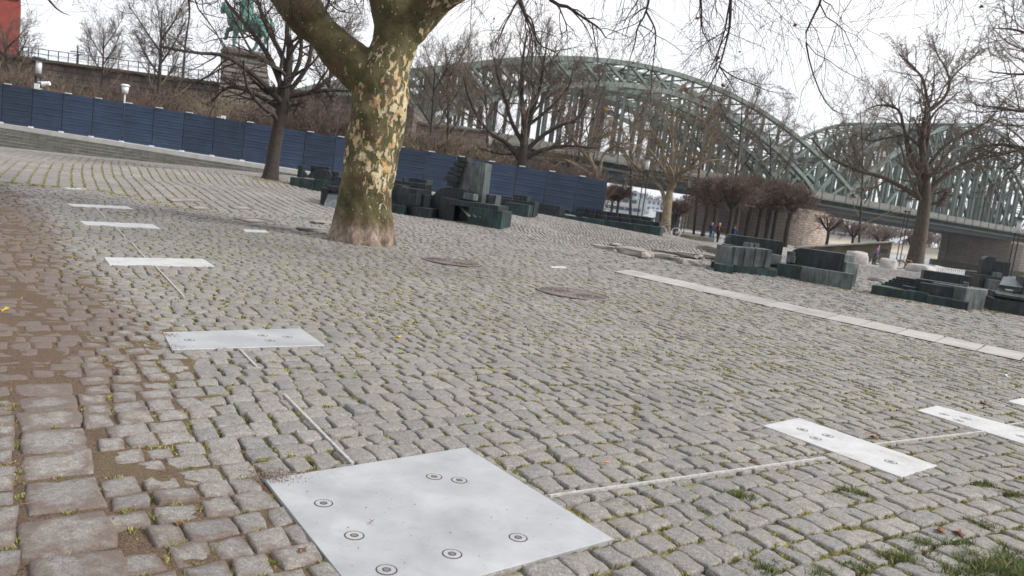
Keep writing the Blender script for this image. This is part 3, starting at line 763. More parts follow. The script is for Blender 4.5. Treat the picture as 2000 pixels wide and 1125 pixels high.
def grow(Pp, Rr, L, nch, rng, t0=.2, t1=1.0, ang=(.8, .2), lr=.6, rr=.6, npts=5, wob=.15, trop=.1, taper=.35, minr=.004, droop=0.0):
    """children on parents: returns P,R,L"""
    m_, n_, _ = Pp.shape
    idx = np.repeat(np.arange(m_), nch); k = len(idx)
    t = (np.tile(np.arange(nch), m_) + rng.random(k)) / nch; t = t0 + (t1 - t0) * t
    f = t * (n_ - 1); i = np.minimum(f.astype(int), n_ - 2); fr = (f - i)[:, None]
    p = Pp[idx, i] * (1 - fr) + Pp[idx, i + 1] * fr; r = (Rr[idx, i] * (1 - fr[:, 0]) + Rr[idx, i + 1] * fr[:, 0])
    T = Pp[idx, i + 1] - Pp[idx, i]; T /= np.linalg.norm(T, axis=1, keepdims=True) + 1e-9
    rv_ = rng.normal(size=(k, 3)); pe = rv_ - (rv_ * T).sum(1, keepdims=True) * T; pe /= np.linalg.norm(pe, axis=1, keepdims=True) + 1e-9
    a = rng.normal(ang[0], ang[1], k)[:, None]; d = np.cos(a) * T + np.sin(a) * pe
    Lc = L[idx] * lr * (1.15 - .55 * t) * rng.uniform(.65, 1.25, k)
    r0 = np.maximum(r * rr * rng.uniform(.8, 1.1, k), minr)
    out = np.empty((k, npts, 3)); out[:, 0] = p; st_ = (Lc / (npts - 1))[:, None]
    for j in range(1, npts):
        d = d + rng.normal(size=(k, 3)) * wob; d[:, 2] += trop - droop * j / npts
        d /= np.linalg.norm(d, axis=1, keepdims=True); out[:, j] = out[:, j - 1] + d * st_
    R_ = r0[:, None] * np.linspace(1, taper, npts)[None]; R_ = np.maximum(R_, minr * .6)
    return out, R_, Lc

def arr(pts, rad, n=None):
    Pp = np.array(pts, float)[None]; Rr = np.array(rad, float)[None]
    if n:
        t = np.linspace(0, len(pts) - 1, n); i = np.minimum(t.astype(int), len(pts) - 2); f = t - i
        # catmull-rom
        Q = np.array(pts, float); Qe = np.vstack([2 * Q[0] - Q[1], Q, 2 * Q[-1] - Q[-2]]); f_ = f[:, None]
        p0, p1, p2, p3 = Qe[i], Qe[i + 1], Qe[i + 2], Qe[i + 3]
        C_ = .5 * ((2 * p1) + (-p0 + p2) * f_ + (2 * p0 - 5 * p1 + 4 * p2 - p3) * f_ ** 2 + (-p0 + 3 * p1 - 3 * p2 + p3) * f_ ** 3)
        Pp = C_[None]; Rr = np.interp(t, np.arange(len(rad)), rad)[None]
    return Pp, Rr
def plen(Pp): return np.linalg.norm(np.diff(Pp, axis=1), axis=2).sum(1)

def make_tree(name, base, label, cat, group, spec, seed, bark, twig):
    """spec: trunk pts (relative), radii, levels list of grow kwargs"""
    rng = np.random.default_rng(seed)
    e = empty(name, base, label, cat, group); base = np.array(base, float)
    tr = []; cur = []
    for li_, (pts, rad) in enumerate(spec['limbs']):
        if li_ and spec.get('thin'): rad = [v_ * spec['thin'] for v_ in rad]
        a_ = arr(np.array(pts, float) + base, rad, 14); tr.append((a_[0], a_[1], 12)); cur.append(a_)
    Pp = np.concatenate([c_[0] for c_ in cur]); Rr = np.concatenate([c_[1] for c_ in cur])
    st_ = spec.get('start', 0)
    Pp, Rr = Pp[st_:], Rr[st_:]; L = plen(Pp)
    crown = []
    for li, lv in enumerate(spec['levels']):
        lv = dict(lv); k = lv.pop('nch'); sd_ = lv.pop('sides', 4); trunkish = lv.pop('trunk', False)
        Pp, Rr, L = grow(Pp, Rr, L, k, rng, **lv)
        (tr if trunkish else crown).append((Pp, Rr, sd_))
    tubes(tr, 'trunk', bark, e); tubes(crown, 'crown', twig, e, minr=.004)
    return e

# --- the great plane tree in front
TY = 14.2
tb = G(706, 472); TY = tb[1]
def T3(px, py, dy=0.0): return P(px, py, TY + dy)
sc = TY / F
rn = np.random.default_rng(5)
caps = []
def chain(pts):
    for a, b in zip(pts[:-1], pts[1:]):
        caps.append((T3(a[0], a[1], a[3] if len(a) > 3 else 0), T3(b[0], b[1], b[3] if len(b) > 3 else 0), a[2] * sc, b[2] * sc))
chain([(705, 500, 63), (707, 462, 60), (712, 425, 56), (713, 398, 54), (719, 350, 51), (727, 300, 51.5), (733, 262, 53), (735, 225, 54), (738, 195, 55), (748, 160, 53), (762, 125, 46), (770, 92, 42), (775, 55, 41), (768, 15, 40), (760, -40, 38), (752, -160, 33)])
chain([(735, 190, 46), (712, 150, 41), (690, 122, 38), (655, 92, 38), (618, 52, 38), (586, 10, 38), (552, -25, 38), (500, -62, 36), (430, -100, 33, -1), (300, -160, 30, -2)])
chain([(775, 75, 34), (815, 38, 33), (845, 10, 32), (880, -20, 30), (930, -60, 28, -.5), (1010, -130, 26, -1.4)])
for a in range(9):                                   # root flare
    t = a / 9 * 2 * math.pi + .3; b0 = T3(706, 455); q = b0 + np.array([math.cos(t) * .50, math.sin(t) * .50, 0]); q[2] = H(q[0], q[1]) - .05
    caps.append((b0 + [math.cos(t) * .25, math.sin(t) * .25, .35], q, .26, .12))
def barkn(c):
    b = vnoise(c * np.array([2.2, 2.2, 1.6])) * .065 + vnoise(c * np.array([6, 6, 4.])) * .018 + vnoise(c * np.array([14, 14, 9.])) * .008
    fl = np.clip(1 - (c[:, 2] - .1) / .7, 0, 1); ang_ = np.arctan2(c[:, 1] - tb[1], c[:, 0] - tb[0])
    return b + fl * .035 * np.sin(ang_ * 11 + c[:, 2] * 3) + .02 * np.sin(c[:, 2] * 9 + vnoise(c * 2) * 5) * np.clip(1 - abs(c[:, 2] - 2.2) / .7, 0, 1)
pt = empty('plane_tree', (tb[0], tb[1], H(tb[0], tb[1])), 'massive forked plane tree with mottled cream and olive bark in the foreground', 'tree')
blob('trunk', caps, M['plane'], pt, voxel=.03, nfun=barkn, smooth_it=3)
# limbs that carry the crown over the field, above the frame
def limb(pts, rad): return arr([P(a, b, y) for a, b, y in pts], rad, 26)
Ls = [limb([(1010, -130, TY - 1.4), (1150, -170, 12.0), (1320, -190, 11.2), (1480, -200, 10.8), (1640, -190, 10.6), (1800, -160, 10.6)], [.24, .19, .15, .11, .08, .05]),
      limb([(760, -40, TY), (860, -150, 13), (1000, -200, 11.5), (1150, -260, 10.2), (1300, -290, 9.2)], [.30, .22, .17, .12, .07]),
      limb([(300, -160, TY - 2), (160, -190, 11.4), (20, -200, 10.6), (-140, -170, 10)], [.26, .18, .12, .07]),
      limb([(430, -100, TY - 1), (420, -150, 13.5), (470, -190, 12.5), (600, -230, 12.0)], [.2, .14, .1, .07]),
      limb([(752, -160, TY), (740, -400, TY + .3), (700, -640, TY + .8)], [.30, .22, .10]),
      limb([(752, -160, TY), (900, -420, TY + 1), (1050, -620, TY + 2)], [.24, .16, .08])]
tl = [(a[0], a[1], 10) for a in Ls]
tubes(tl, 'limb', M['bark_mid'], pt)
rg = np.random.default_rng(21)
def manual(pts, rad): return arr([P(a, b, y) for a, b, y in pts], rad, 14)
mans = [manual([(1060, -170, 12.6), (1120, -60, 11.6), (1170, 8, 11.2), (1230, 40, 11.2), (1180, 70, 11.4)][:3] + [(1230, 30, 11), (1290, 60, 11), (1330, 40, 11.2)], [.05, .035, .025, .018, .012, .006])]
mans = [
 manual([(1030, -150, 12.4), (1070, -10, 11.6), (1110, 14, 11.5), (1140, 35, 11.4), (1170, 55, 11.4), (1183, 74, 11.4)], [.045, .03, .024, .018, .013, .008]),
 manual([(1000, -120, 12.6), (1012, -20, 12), (1018, 12, 12), (1040, 55, 12), (1055, 88, 12), (1085, 102, 12), (1095, 125, 12)], [.05, .036, .028, .014, .012, .009, .005]),
 manual([(1280, -180, 11.2), (1270, -30, 11), (1262, 22, 11), (1245, 55, 11), (1240, 85, 11), (1228, 120, 11.1)], [.04, .022, .015, .012, .009, .005]),
 manual([(1262, 22, 11), (1280, 60, 11), (1278, 100, 11), (1273, 150, 11), (1270, 200, 11)], [.014, .011, .009, .007, .004]),
 manual([(1440, -190, 10.9), (1428, -40, 10.8), (1426, 40, 10.8), (1420, 75, 10.8), (1405, 130, 10.8), (1385, 170, 10.9), (1372, 195, 10.9)], [.04, .026, .019, .014, .011, .008, .004]),
 manual([(1405, 130, 10.8), (1430, 148, 10.8), (1470, 165, 10.7), (1510, 180, 10.7), (1545, 183, 10.7)], [.010, .009, .006, .004, .003]),
 manual([(1405, 130, 10.8), (1425, 160, 10.8), (1440, 190, 10.8)], [.009, .007, .003]),
 manual([(1640, -180, 10.7), (1610, -30, 10.7), (1598, 15, 10.7), (1575, 60, 10.7), (1577, 100, 10.7), (1590, 150, 10.7), (1610, 195, 10.7), (1632, 218, 10.7), (1660, 224, 10.7)], [.03, .02, .015, .012, .011, .009, .008, .006, .003]),
 manual([(1370, -190, 11.1), (1362, -60, 11), (1370, 10, 11), (1372, 60, 11), (1395, 95, 11)], [.03, .02, .012, .009, .004]),
 manual([(330, -160, 12), (362, -40, 12), (370, 20, 12), (366, 60, 12), (361, 100, 12.1)], [.04, .02, .014, .010, .005]),
 manual([(20, -190, 10.6), (70, -40, 10.7), (100, 5, 10.7), (118, 22, 10.7), (136, 30, 10.7)], [.03, .02, .014, .009, .004]),
 manual([(470, -190, 12.5), (415, -40, 12.4), (380, 0, 12.4), (420, 60, 12.5), (445, 110, 12.5), (480, 160, 12.5)], [.03, .02, .012, .009, .007, .003]),
 manual([(760, -160, 12.5), (690, -60, 12.4), (640, -10, 12.6), (660, 20, 12.8), (690, 25, 12.8)], [.03, .022, .015, .01, .004]),
]
Pm = np.concatenate([a[0] for a in mans]); Rm = np.concatenate([a[1] for a in mans])
for i_ in range(len(Pm)): tubes([(Pm[i_:i_ + 1], Rm[i_:i_ + 1], 6)], 'hanging_branch', M['twig_dark'], pt)
gs = []
P1, R1, L1 = grow(Pm, Rm, plen(Pm), 9, rg, .12, 1, (.8, .3), .38, .6, 7, .22, -.02, .3, .0036, .12); gs.append((P1, R1, 4))
P2, R2, L2 = grow(P1, R1, L1, 5, rg, .15, 1, (.8, .3), .6, .65, 6, .22, -.04, .4, .0024, .1); gs.append((P2, R2, 3))
P3, R3, L3 = grow(P2, R2, L2, 3, rg, .2, 1, (.8, .3), .5, .7, 4, .2, -.02, .5, .0022); gs.append((P3, R3, 3))
# pendulous twigs along the limbs
PL = np.concatenate([a[0] for a in Ls[:4]]); RL = np.concatenate([a[1] for a in Ls[:4]])
P4, R4, L4 = grow(PL, RL, np.array([5.4, 4.4, 4.2, 3.8]), 30, rg, .05, 1, (1.3, .35), .75, .05, 10, .15, -.16, .3, .005, .10); gs.append((P4, R4, 4))
P5, R5, L5 = grow(P4, R4, L4, 6, rg, .2, 1, (.7, .25), .5, .6, 7, .17, -.07, .35, .0036, .10); gs.append((P5, R5, 3))
P6, R6, L6 = grow(P5, R5, L5, 5, rg, .2, 1, (.7, .3), .55, .7, 5, .2, -.05, .4, .0030, .05); gs.append((P6, R6, 3))
# ordinary crown higher up
PU = np.concatenate([a[0] for a in Ls[4:]]); RU = np.concatenate([a[1] for a in Ls[4:]])
P7, R7, L7 = grow(PU, RU, np.full(2, 7.), 14, rg, .1, 1, (.9, .3), .6, .5, 8, .15, .05, .3, .01); gs.append((P7, R7, 5))
P8, R8, L8 = grow(P7, R7, L7, 8, rg, .2, 1, (.8, .3), .5, .5, 6, .18, 0, .3, .005); gs.append((P8, R8, 3))
def above(Pp, Rr, zmin):
    k = Pp[:, :, 2].min(1) > zmin; return Pp[k], Rr[k]
gs = [(*above(a_, b_, 2.95), c_) for a_, b_, c_ in gs]
tubes(gs, 'twigs', M['twig_dark'], pt)
# seed balls and a few dry leaves still hanging
sb = MB(); lv_ = MB()
tips = P6[:, -1]; tips = tips[tips[:, 2] > 3.2]; pick = rg.choice(len(tips), 26, replace=False)
for i in pick[:14]:
    c = tips[i]; sb.torus(c - [0, 0, .02], (0, 0, 1), .007, .009, 8, 6)
def leafmesh(mbx, c, s, rot, lift=.3):
    n_ = 5; pts = []
    for i in range(n_ * 2):
        t = math.pi * 2 * i / (n_ * 2) + rot; r = s * (1 if i % 2 == 0 else .45); pts.append((c[0] + r * math.cos(t), c[1] + r * math.sin(t), c[2] + (s * lift * (math.sin(t * 2) + 1) * .5)))
    o = len(mbx.v); top = [(c[0], c[1], c[2] + .001)] + pts
    mbx.add(top, [(0, i + 1, (i + 1) % (n_ * 2) + 1) for i in range(n_ * 2)])
    mbx.add([(a, b, z - .0015) for a, b, z in top], [(0, (i + 1) % (n_ * 2) + 1, i + 1) for i in range(n_ * 2)])
for i in pick[14:]:
    leafmesh(lv_, tips[i], .03, rg.random() * 6, 1.2)
for a, b, y in ((1402, 116, 10.8), (1552, 52, 10.7), (1340, 178, 11), (1412, 170, 10.8)): leafmesh(lv_, P(a, b, y), .035, a, 1.4)
sb.build('seed_ball', M['twig_dark'], pt, True)['kind'] = 'stuff'; lv_.build('dry_leaves', M['leafbrown'], pt)['kind'] = 'stuff'
yl = MB(); leafmesh(yl, P(1183, 215, 11.4), .035, 1, 1.3); leafmesh(yl, P(1237, 125, 11), .03, 2, 1.3); yl.build('yellow_leaves', M['leafyellow'], pt)['kind'] = 'stuff'

# --- linden by the hoarding
g = G(527, 350); s = g[1] / F
def rel(px, py, dy=0, gg=None): gg = g if gg is None else gg; return P(px, py, gg[1] + dy) - gg
limbs = [([(0, 0, -.1), rel(531, 330), rel(536, 290), rel(547, 235), rel(556, 200), rel(562, 150), rel(566, 100), rel(560, 50), rel(568, -40)], [.36, .27, .24, .23, .21, .15, .12, .09, .03]),
 ([rel(552, 215), rel(500, 185), rel(450, 170), rel(415, 195)], [.10, .08, .06, .02]),
 ([rel(555, 205), rel(500, 150, -1), rel(440, 110, -2), rel(380, 103, -2), rel(310, 90, -2)], [.12, .09, .07, .05, .02]),
 ([rel(558, 190), rel(530, 120), rel(490, 60), rel(440, 0), rel(420, -60)], [.13, .10, .08, .05, .02]),
 ([rel(560, 180), rel(555, 120), rel(520, 50), rel(500, -10), rel(490, -60)], [.12, .10, .08, .05, .02]),
 ([rel(560, 185), rel(600, 130), rel(612, 70), rel(640, 10), rel(650, -60)], [.10, .08, .07, .05, .02]),
 ([rel(558, 190), rel(600, 182), rel(640, 176), rel(690, 178)], [.10, .09, .07, .03]),
 ([rel(552, 212), rel(580, 205), rel(572, 225)], [.07, .06, .03]),
 ([rel(560, 170), rel(585, 120), rel(590, 60), rel(605, 0), rel(600, -50)], [.09, .08, .06, .04, .02])]
make_tree('linden_tree', (g[0], g[1], g[2]), 'dark leaning bare tree in front of the navy hoarding left of the plane', 'tree', None,
  dict(limbs=limbs, levels=[dict(nch=11, t0=.3, ang=(.8, .25), lr=.42, rr=.5, npts=7, wob=.16, trop=.04, minr=.012, sides=5), dict(nch=7, t0=.15, ang=(.8, .25), lr=.5, rr=.6, npts=5, wob=.18, trop=.03, minr=.008, sides=4), dict(nch=6, ang=(.75, .25), lr=.55, npts=4, wob=.18, trop=.03, minr=.006, sides=3)]), 31, M['bark_dark'], M['twig_dark'])

# --- big plane by the river
def Y0(px, py, Y): return P(px, py, Y)
def tree_px(name, base_px, Y, label, limbs_px, levels, seed, bark, twig, group=None, cat='tree'):
    b = P(*base_px, Y); b[2] = H(b[0], b[1]) if Y < 100 else b[2]
    limbs = []
    for pts, rad in limbs_px:
        limbs.append(([P(q[0], q[1], Y + (q[2] if len(q) > 2 else 0)) - b for q in pts], rad))
    limbs[0][0][0] = np.array([0, 0, -.3])
    return make_tree(name, b, label, cat, group, dict(limbs=limbs, levels=levels, thin=.66 if 'plane' in name else None), seed, bark, twig)
lvA = [dict(nch=14, t0=.25, ang=(.75, .25), lr=.40, rr=.5, npts=7, wob=.17, trop=.06, minr=.02, sides=5),
       dict(nch=7, t0=.15, ang=(.8, .25), lr=.48, rr=.6, npts=6, wob=.2, trop=.04, minr=.014, sides=4),
       dict(nch=9, ang=(.8, .25), lr=.5, rr=.7, npts=4, wob=.2, trop=.03, minr=.0105, sides=3)]
tree_px('river_plane_tree', (1786, 514), 62, 'big bare plane tree with pale branches beside a leaning bicycle', [
  ([(1786, 514), (1795, 470), (1803, 420), (1808, 380), (1806, 330), (1800, 270), (1808, 230), (1818, 210)], [.72, .54, .47, .40, .32, .25, .2, .15]),
  ([(1802, 392), (1770, 370), (1720, 345), (1680, 335), (1640, 318), (1610, 300), (1585, 270)], [.30, .26, .22, .20, .17, .13, .08]),
  ([(1806, 350), (1780, 300), (1765, 250), (1755, 215), (1720, 205), (1690, 215)], [.26, .22, .18, .15, .12, .05]),
  ([(1808, 300), (1815, 240), (1810, 190), (1800, 150), (1775, 125), (1755, 105)], [.25, .2, .17, .14, .11, .05]),
  ([(1818, 215), (1845, 190), (1855, 160), (1845, 130), (1830, 105), (1822, 80)], [.22, .18, .14, .1, .07, .04]),
  ([(1850, 165), (1870, 140), (1895, 118), (1910, 100)], [.13, .1, .07, .04]),
  ([(1808, 375), (1850, 340), (1880, 320), (1930, 300), (1960, 270)], [.3, .25, .18, .13, .06]),
  ([(1806, 335), (1840, 290), (1880, 262), (1925, 240), (1960, 200)], [.25, .2, .17, .12, .05]),
  ([(1810, 395), (1835, 395), (1850, 375)], [.25, .22, .14]),
  ([(1800, 290), (1770, 265), (1740, 268), (1700, 275), (1665, 262)], [.2, .17, .13, .1, .05])], lvA, 41, M['bark_mid'], M['twig_brown'])
# right edge: branches reaching in from a tree whose trunk stands outside the frame
tree_px('edge_plane_tree', (2230, 560), 48, 'branches reaching in from a tree beyond the right edge', [
  ([(2230, 560), (2235, 480), (2240, 400), (2250, 300), (2240, 150), (2230, 0)], [.7, .55, .5, .42, .3, .12]),
  ([(2240, 400), (2150, 320), (2060, 295), (2000, 290), (1950, 282), (1900, 290)], [.35, .28, .24, .2, .14, .06]),
  ([(2245, 350), (2150, 260), (2060, 220), (2000, 218), (1950, 210), (1905, 205)], [.3, .25, .18, .13, .1, .04]),
  ([(2245, 300), (2150, 150), (2060, 90), (1990, 60), (1940, 55)], [.3, .22, .16, .11, .04]),
  ([(2245, 330), (2120, 200), (2030, 150), (1980, 145), (1930, 140)], [.25, .2, .14, .09, .04]),
  ([(2240, 380), (2120, 330), (2050, 325), (2000, 318), (1960, 335)], [.25, .2, .14, .09, .04])], lvA, 43, M['bark_mid'], M['twig_brown'])
# pale plane near the parked bicycle
tree_px('pale_plane_tree', (1302, 442), 64, 'pale trunked tree behind the parked white wheeled bicycle', [
  ([(1302, 442), (1303, 410), (1308, 375), (1312, 350), (1314, 310), (1313, 260), (1318, 210)], [.46, .36, .28, .22, .17, .12, .05]),
  ([(1300, 400), (1292, 370), (1275, 352), (1255, 335), (1232, 315), (1215, 290)], [.28, .24, .2, .17, .13, .07]),
  ([(1312, 362), (1325, 345), (1340, 332), (1375, 318), (1405, 312), (1440, 320)], [.24, .2, .17, .13, .1, .05]),
  ([(1310, 350), (1300, 320), (1290, 280), (1270, 250), (1262, 220)], [.18, .14, .11, .08, .03]),
  ([(1335, 335), (1370, 300), (1390, 260), (1395, 225)], [.14, .11, .08, .03]),
  ([(1314, 310), (1345, 270), (1360, 230), (1350, 195)], [.14, .11, .08, .03])], lvA, 47, M['bark_pale'], M['twig_tan'])
# multi-stemmed tree behind the hoarding
tree_px('multi_stem_tree', (1018, 330), 52, 'tall dark multi stemmed tree rising behind the hoarding before the arch', [
  ([(1018, 330), (1022, 300), (1024, 262), (1022, 220), (1018, 170), (1022, 110), (1030, 60)], [.36, .3, .22, .16, .13, .09, .03]),
  ([(1018, 315), (990, 280), (960, 262), (935, 232), (915, 190), (905, 150)], [.18, .14, .12, .1, .07, .03]),
  ([(1022, 280), (1000, 240), (985, 190), (972, 150), (965, 110)], [.16, .13, .1, .07, .03]),
  ([(1024, 275), (1040, 220), (1055, 170), (1062, 120), (1070, 80)], [.16, .13, .1, .07, .03]),
  ([(1020, 300), (1060, 265), (1095, 245), (1130, 230), (1150, 190)], [.16, .13, .1, .07, .03]),
  ([(1020, 310), (1070, 290), (1120, 285), (1165, 290)], [.16, .12, .08, .03]),
  ([(1025, 250), (1075, 210), (1110, 170), (1120, 130)], [.12, .1, .07, .03]),
  ([(1018, 300), (975, 300), (940, 290)], [.1, .07, .03])],
  [dict(nch=13, t0=.2, ang=(.6, .2), lr=.42, rr=.5, npts=7, wob=.13, trop=.12, minr=.02, sides=5), dict(nch=8, t0=.15, ang=(.6, .25), lr=.5, rr=.6, npts=5, wob=.15, trop=.08, minr=.013, sides=3), dict(nch=6, ang=(.7, .25), lr=.5, rr=.7, npts=4, wob=.15, trop=.05, minr=.010, sides=3)], 53, M['bark_dark'], M['twig_brown'])
tree_px('pale_shrub_tree', (1190, 372), 58, 'spreading pale branched tree over the end of the hoarding', [
  ([(1190, 372), (1165, 340), (1150, 300), (1175, 270), (1210, 250)], [.22, .18, .14, .1, .04]),
  ([(1175, 355), (1120, 320), (1090, 310), (1050, 312)], [.16, .12, .09, .04]),
  ([(1170, 345), (1180, 300), (1215, 280), (1250, 285)], [.14, .1, .08, .03]),
  ([(1160, 325), (1120, 270), (1100, 230), (1090, 200)], [.14, .1, .07, .03])], lvA, 59, M['bark_pale'], M['twig_tan'])

# slender trees on the bank at the left
lvS = [dict(nch=16, t0=.15, ang=(.75, .2), lr=.40, rr=.45, npts=6, wob=.12, trop=.1, minr=.02, sides=4), dict(nch=8, t0=.1, ang=(.7, .2), lr=.5, rr=.6, npts=5, wob=.15, trop=.06, minr=.012, sides=3), dict(nch=5, ang=(.7, .2), lr=.5, rr=.7, npts=4, wob=.15, trop=.04, minr=.010, sides=3)]
def slender(bx, by, tx, ty, Y, label, seed, th=.2, spread=60, twig='twig_brown'):
    hx = (bx + tx) / 2; hy = (by + ty) / 2; r_ = random.Random(seed)
    L_ = [([(bx, by), (hx, hy), (tx, ty)], [th * .75, th * .45, .03])]
    for k_ in range(5):
        f = .15 + .13 * k_; sx = bx + (tx - bx) * f; sy = by + (ty - by) * f; sd_ = (-1) ** k_
        L_.append(([(sx, sy), (sx + sd_ * spread * .45, sy - abs(by - ty) * .22, r_.uniform(-1, 1)), (sx + sd_ * spread * r_.uniform(.7, 1), sy - abs(by - ty) * .5, r_.uniform(-2, 2))], [th * .36, th * .24, .02]))
    tree_px('slender_tree', (bx, by), Y, label, L_, lvS, seed, M['bark_dark'], M[twig], 'bare trees on the bank')
slender(200, 175, 203, 55, 72, 'faint slender bare tree against the sky beside the left lamp', 61, .17, 42)
slender(311, 198, 316, 20, 62, 'taller bare tree left of the stone pedestal', 62, .24, 60)
slender(20, 175, 5, 60, 66, 'bare tree at the left edge below the red building', 63, .2, 55)
slender(640, 225, 650, 40, 66, 'bare tree seen through the fork of the plane', 64, .2, 55)
slender(880, 290, 870, 95, 70, 'pale thin tree right of the mottled trunk', 65, .2, 55, 'twig_tan')
slender(1440, 365, 1450, 185, 84, 'thin upright tree rising above the round clipped trees', 66, .2, 60, 'twig_brown')
slender(1690, 430, 1680, 215, 90, 'wispy tree before the second arch', 67, .18, 60, 'twig_tan')

for a_ in [(1240, 385, 1225, 190, 78, 'thin brown tree before the arch left of the twin lamp', 70, .2, 60, 'twig_brown'), (1365, 395, 1372, 190, 88, 'slim brown tree whose top crosses the lower arch', 71, .2, 62, 'twig_brown'), (960, 320, 940, 110, 74, 'spindly brown tree left of the multi stemmed one', 72, .2, 58, 'twig_red'), (1130, 352, 1140, 150, 74, 'brown tree right of the multi stemmed one', 73, .2, 60, 'twig_red'), (840, 295, 850, 120, 66, 'brown tree rising beside the right flank of the mottled trunk', 74, .16, 50, 'twig_brown'), (1510, 385, 1500, 235, 92, 'small brown tree in front of the arch foot', 75, .18, 55, 'twig_brown')]: slender(*a_)
# pollarded round trees: one built, the rest copied
def pollard(name, base, h, cr, label, group, seed, n1=7, dens=1.0):
    rng = np.random.default_rng(seed); limbs = [([(0, 0, -.2), (.05, 0, h * .35), (0, .04, h * .55)], [.19, .15, .16])]
    for k_ in range(n1):
        t = 2 * math.pi * k_ / n1 + rng.uniform(-.3, .3); rr_ = cr * rng.uniform(.35, .6)
        limbs.append(([(0, 0, h * .52), (rr_ * .4 * math.cos(t), rr_ * .4 * math.sin(t), h * .62), (rr_ * math.cos(t), rr_ * math.sin(t), h * rng.uniform(.72, .85))], [.11, .09, .06]))
    lv = [dict(nch=int(9 * dens), t0=.35, ang=(.7, .25), lr=.75, rr=.5, npts=5, wob=.15, trop=.05, minr=.022, sides=4), dict(nch=int(9 * dens), t0=.1, ang=(.7, .3), lr=.75, rr=.6, npts=4, wob=.18, trop=.04, minr=.014, sides=3), dict(nch=6, ang=(.6, .3), lr=.8, rr=.8, npts=3, wob=.15, trop=.05, minr=.010, sides=3)]
    rngl = dict(limbs=limbs, levels=lv, start=1)
    return make_tree(name, base, label, 'tree', group, rngl, seed, M['bark_dark'], M['twig_red'])
GP = 'round clipped trees before the bridge pier'
def gb(px, py, Y):
    p = P(px, py, Y); p[2] = H(p[0], p[1]); return p
spots = [(1388, 470, 74, 1.0, 'clipped round tree just behind the two walking people, leftmost of the thicket'),
 (1372, 462, 84, 1.0, 'clipped tree at the left rim of the thicket, partly hidden'),
 (1418, 478, 70, 1.08, 'tallest clipped round tree beside the people'),
 (1432, 475, 82, 1.1, 'clipped round tree rising behind the flat topped sculpture'),
 (1456, 468, 86, 1.05, 'clipped tree in the middle of the thicket, fourth trunk'),
 (1476, 470, 90, 1.0, 'clipped tree with short trunk, fifth in the thicket'),
 (1494, 472, 88, 1.05, 'clipped tree before the shaded pier wall'),
 (1508, 474, 92, 1.0, 'clipped tree right of centre in the thicket'),
 (1533, 478, 86, 1.05, 'rightmost clipped round tree of the dense thicket'),
 (1613, 480, 84, .86, 'clipped tree standing just right of the brick pier end'),
 (1663, 484, 84, .80, 'second clipped tree above the sloping ramp wall'),
 (1715, 492, 82, .72, 'small gnarled clipped tree near the ramp wall end'),
 (1776, 503, 80, .78, 'small clipped tree tucked beside the big river plane')]
pA = pollard('clipped_tree', gb(*spots[0][:3]), 4.6, 2.1, spots[0][4], GP, 71); pA.scale = (1.28, 1.28, 1.28)
pB = pollard('clipped_tree', gb(*spots[1][:3]), 4.7, 2.2, spots[1][4], GP, 72); pB.scale = (1.36, 1.36, 1.36)
pC = pollard('clipped_tree', gb(*spots[9][:3]), 4.4, 2.3, spots[9][4], GP, 75, 6, .62)
for i, (px, py, Y, s_, lb) in enumerate(spots[2:]):
    if i == 7: continue
    s_ = s_ * Y / 78 * (1.32 if i < 7 else 1.0)
    copy_tree(pC if i > 7 else pB if i % 2 else pA, gb(px, py, Y), rz=i * 1.7, sc=(s_, s_, s_), label=lb)
copy_tree(pA, gb(1194, 410, 66), rz=.4, sc=.62, label='small dark clipped tree, left of a pair by the ship')
copy_tree(pB, gb(1206, 412, 66), rz=2.2, sc=.70, label='small dark clipped tree, right of a pair by the ship')
copy_tree(pA, gb(1320, 440, 68), rz=3.4, sc=.72, label='small clipped tree in front of the dark kiosk')

# thickets on the bank behind the hoarding
def bush(name, base, r, h, label, group, seed, mat, n_=150):
    rng = np.random.default_rng(seed); e = empty(name, base, label, 'shrub', group); base = np.array(base, float)
    t = rng.uniform(0, 2 * np.pi, n_); q = np.sqrt(rng.random(n_)) * r * .45
    st_ = np.stack([q * np.cos(t), q * np.sin(t), np.full(n_, -.3)], 1) + base
    d = np.stack([np.cos(t) * rng.uniform(.1, .9, n_), np.sin(t) * rng.uniform(.1, .9, n_), np.ones(n_)], 1); d /= np.linalg.norm(d, axis=1, keepdims=True)
    Ln = h * rng.uniform(.6, 1.15, n_); out = [st_]
    for k_ in range(5):
        d = d + rng.normal(size=d.shape) * .15; d /= np.linalg.norm(d, axis=1, keepdims=True); out.append(out[-1] + d * (Ln / 5)[:, None])
    Pp = np.stack(out, 1); Rr = np.full((n_, 1), .03) * np.linspace(1, .4, 6)[None]
    g_ = [(Pp, Rr, 4)]
    a_ = grow(Pp, Rr, Ln, 9, rng, .25, 1, (.6, .2), .45, .6, 4, .15, .05, .4, .014); g_.append((a_[0], a_[1], 3))
    b_ = grow(a_[0], a_[1], a_[2], 5, rng, .2, 1, (.6, .25), .5, .7, 3, .15, .03, .5, .012); g_.append((b_[0], b_[1], 3))
    tubes(g_, 'branches', mat, e); return e
GB = 'bare thickets on the bank behind the hoarding'
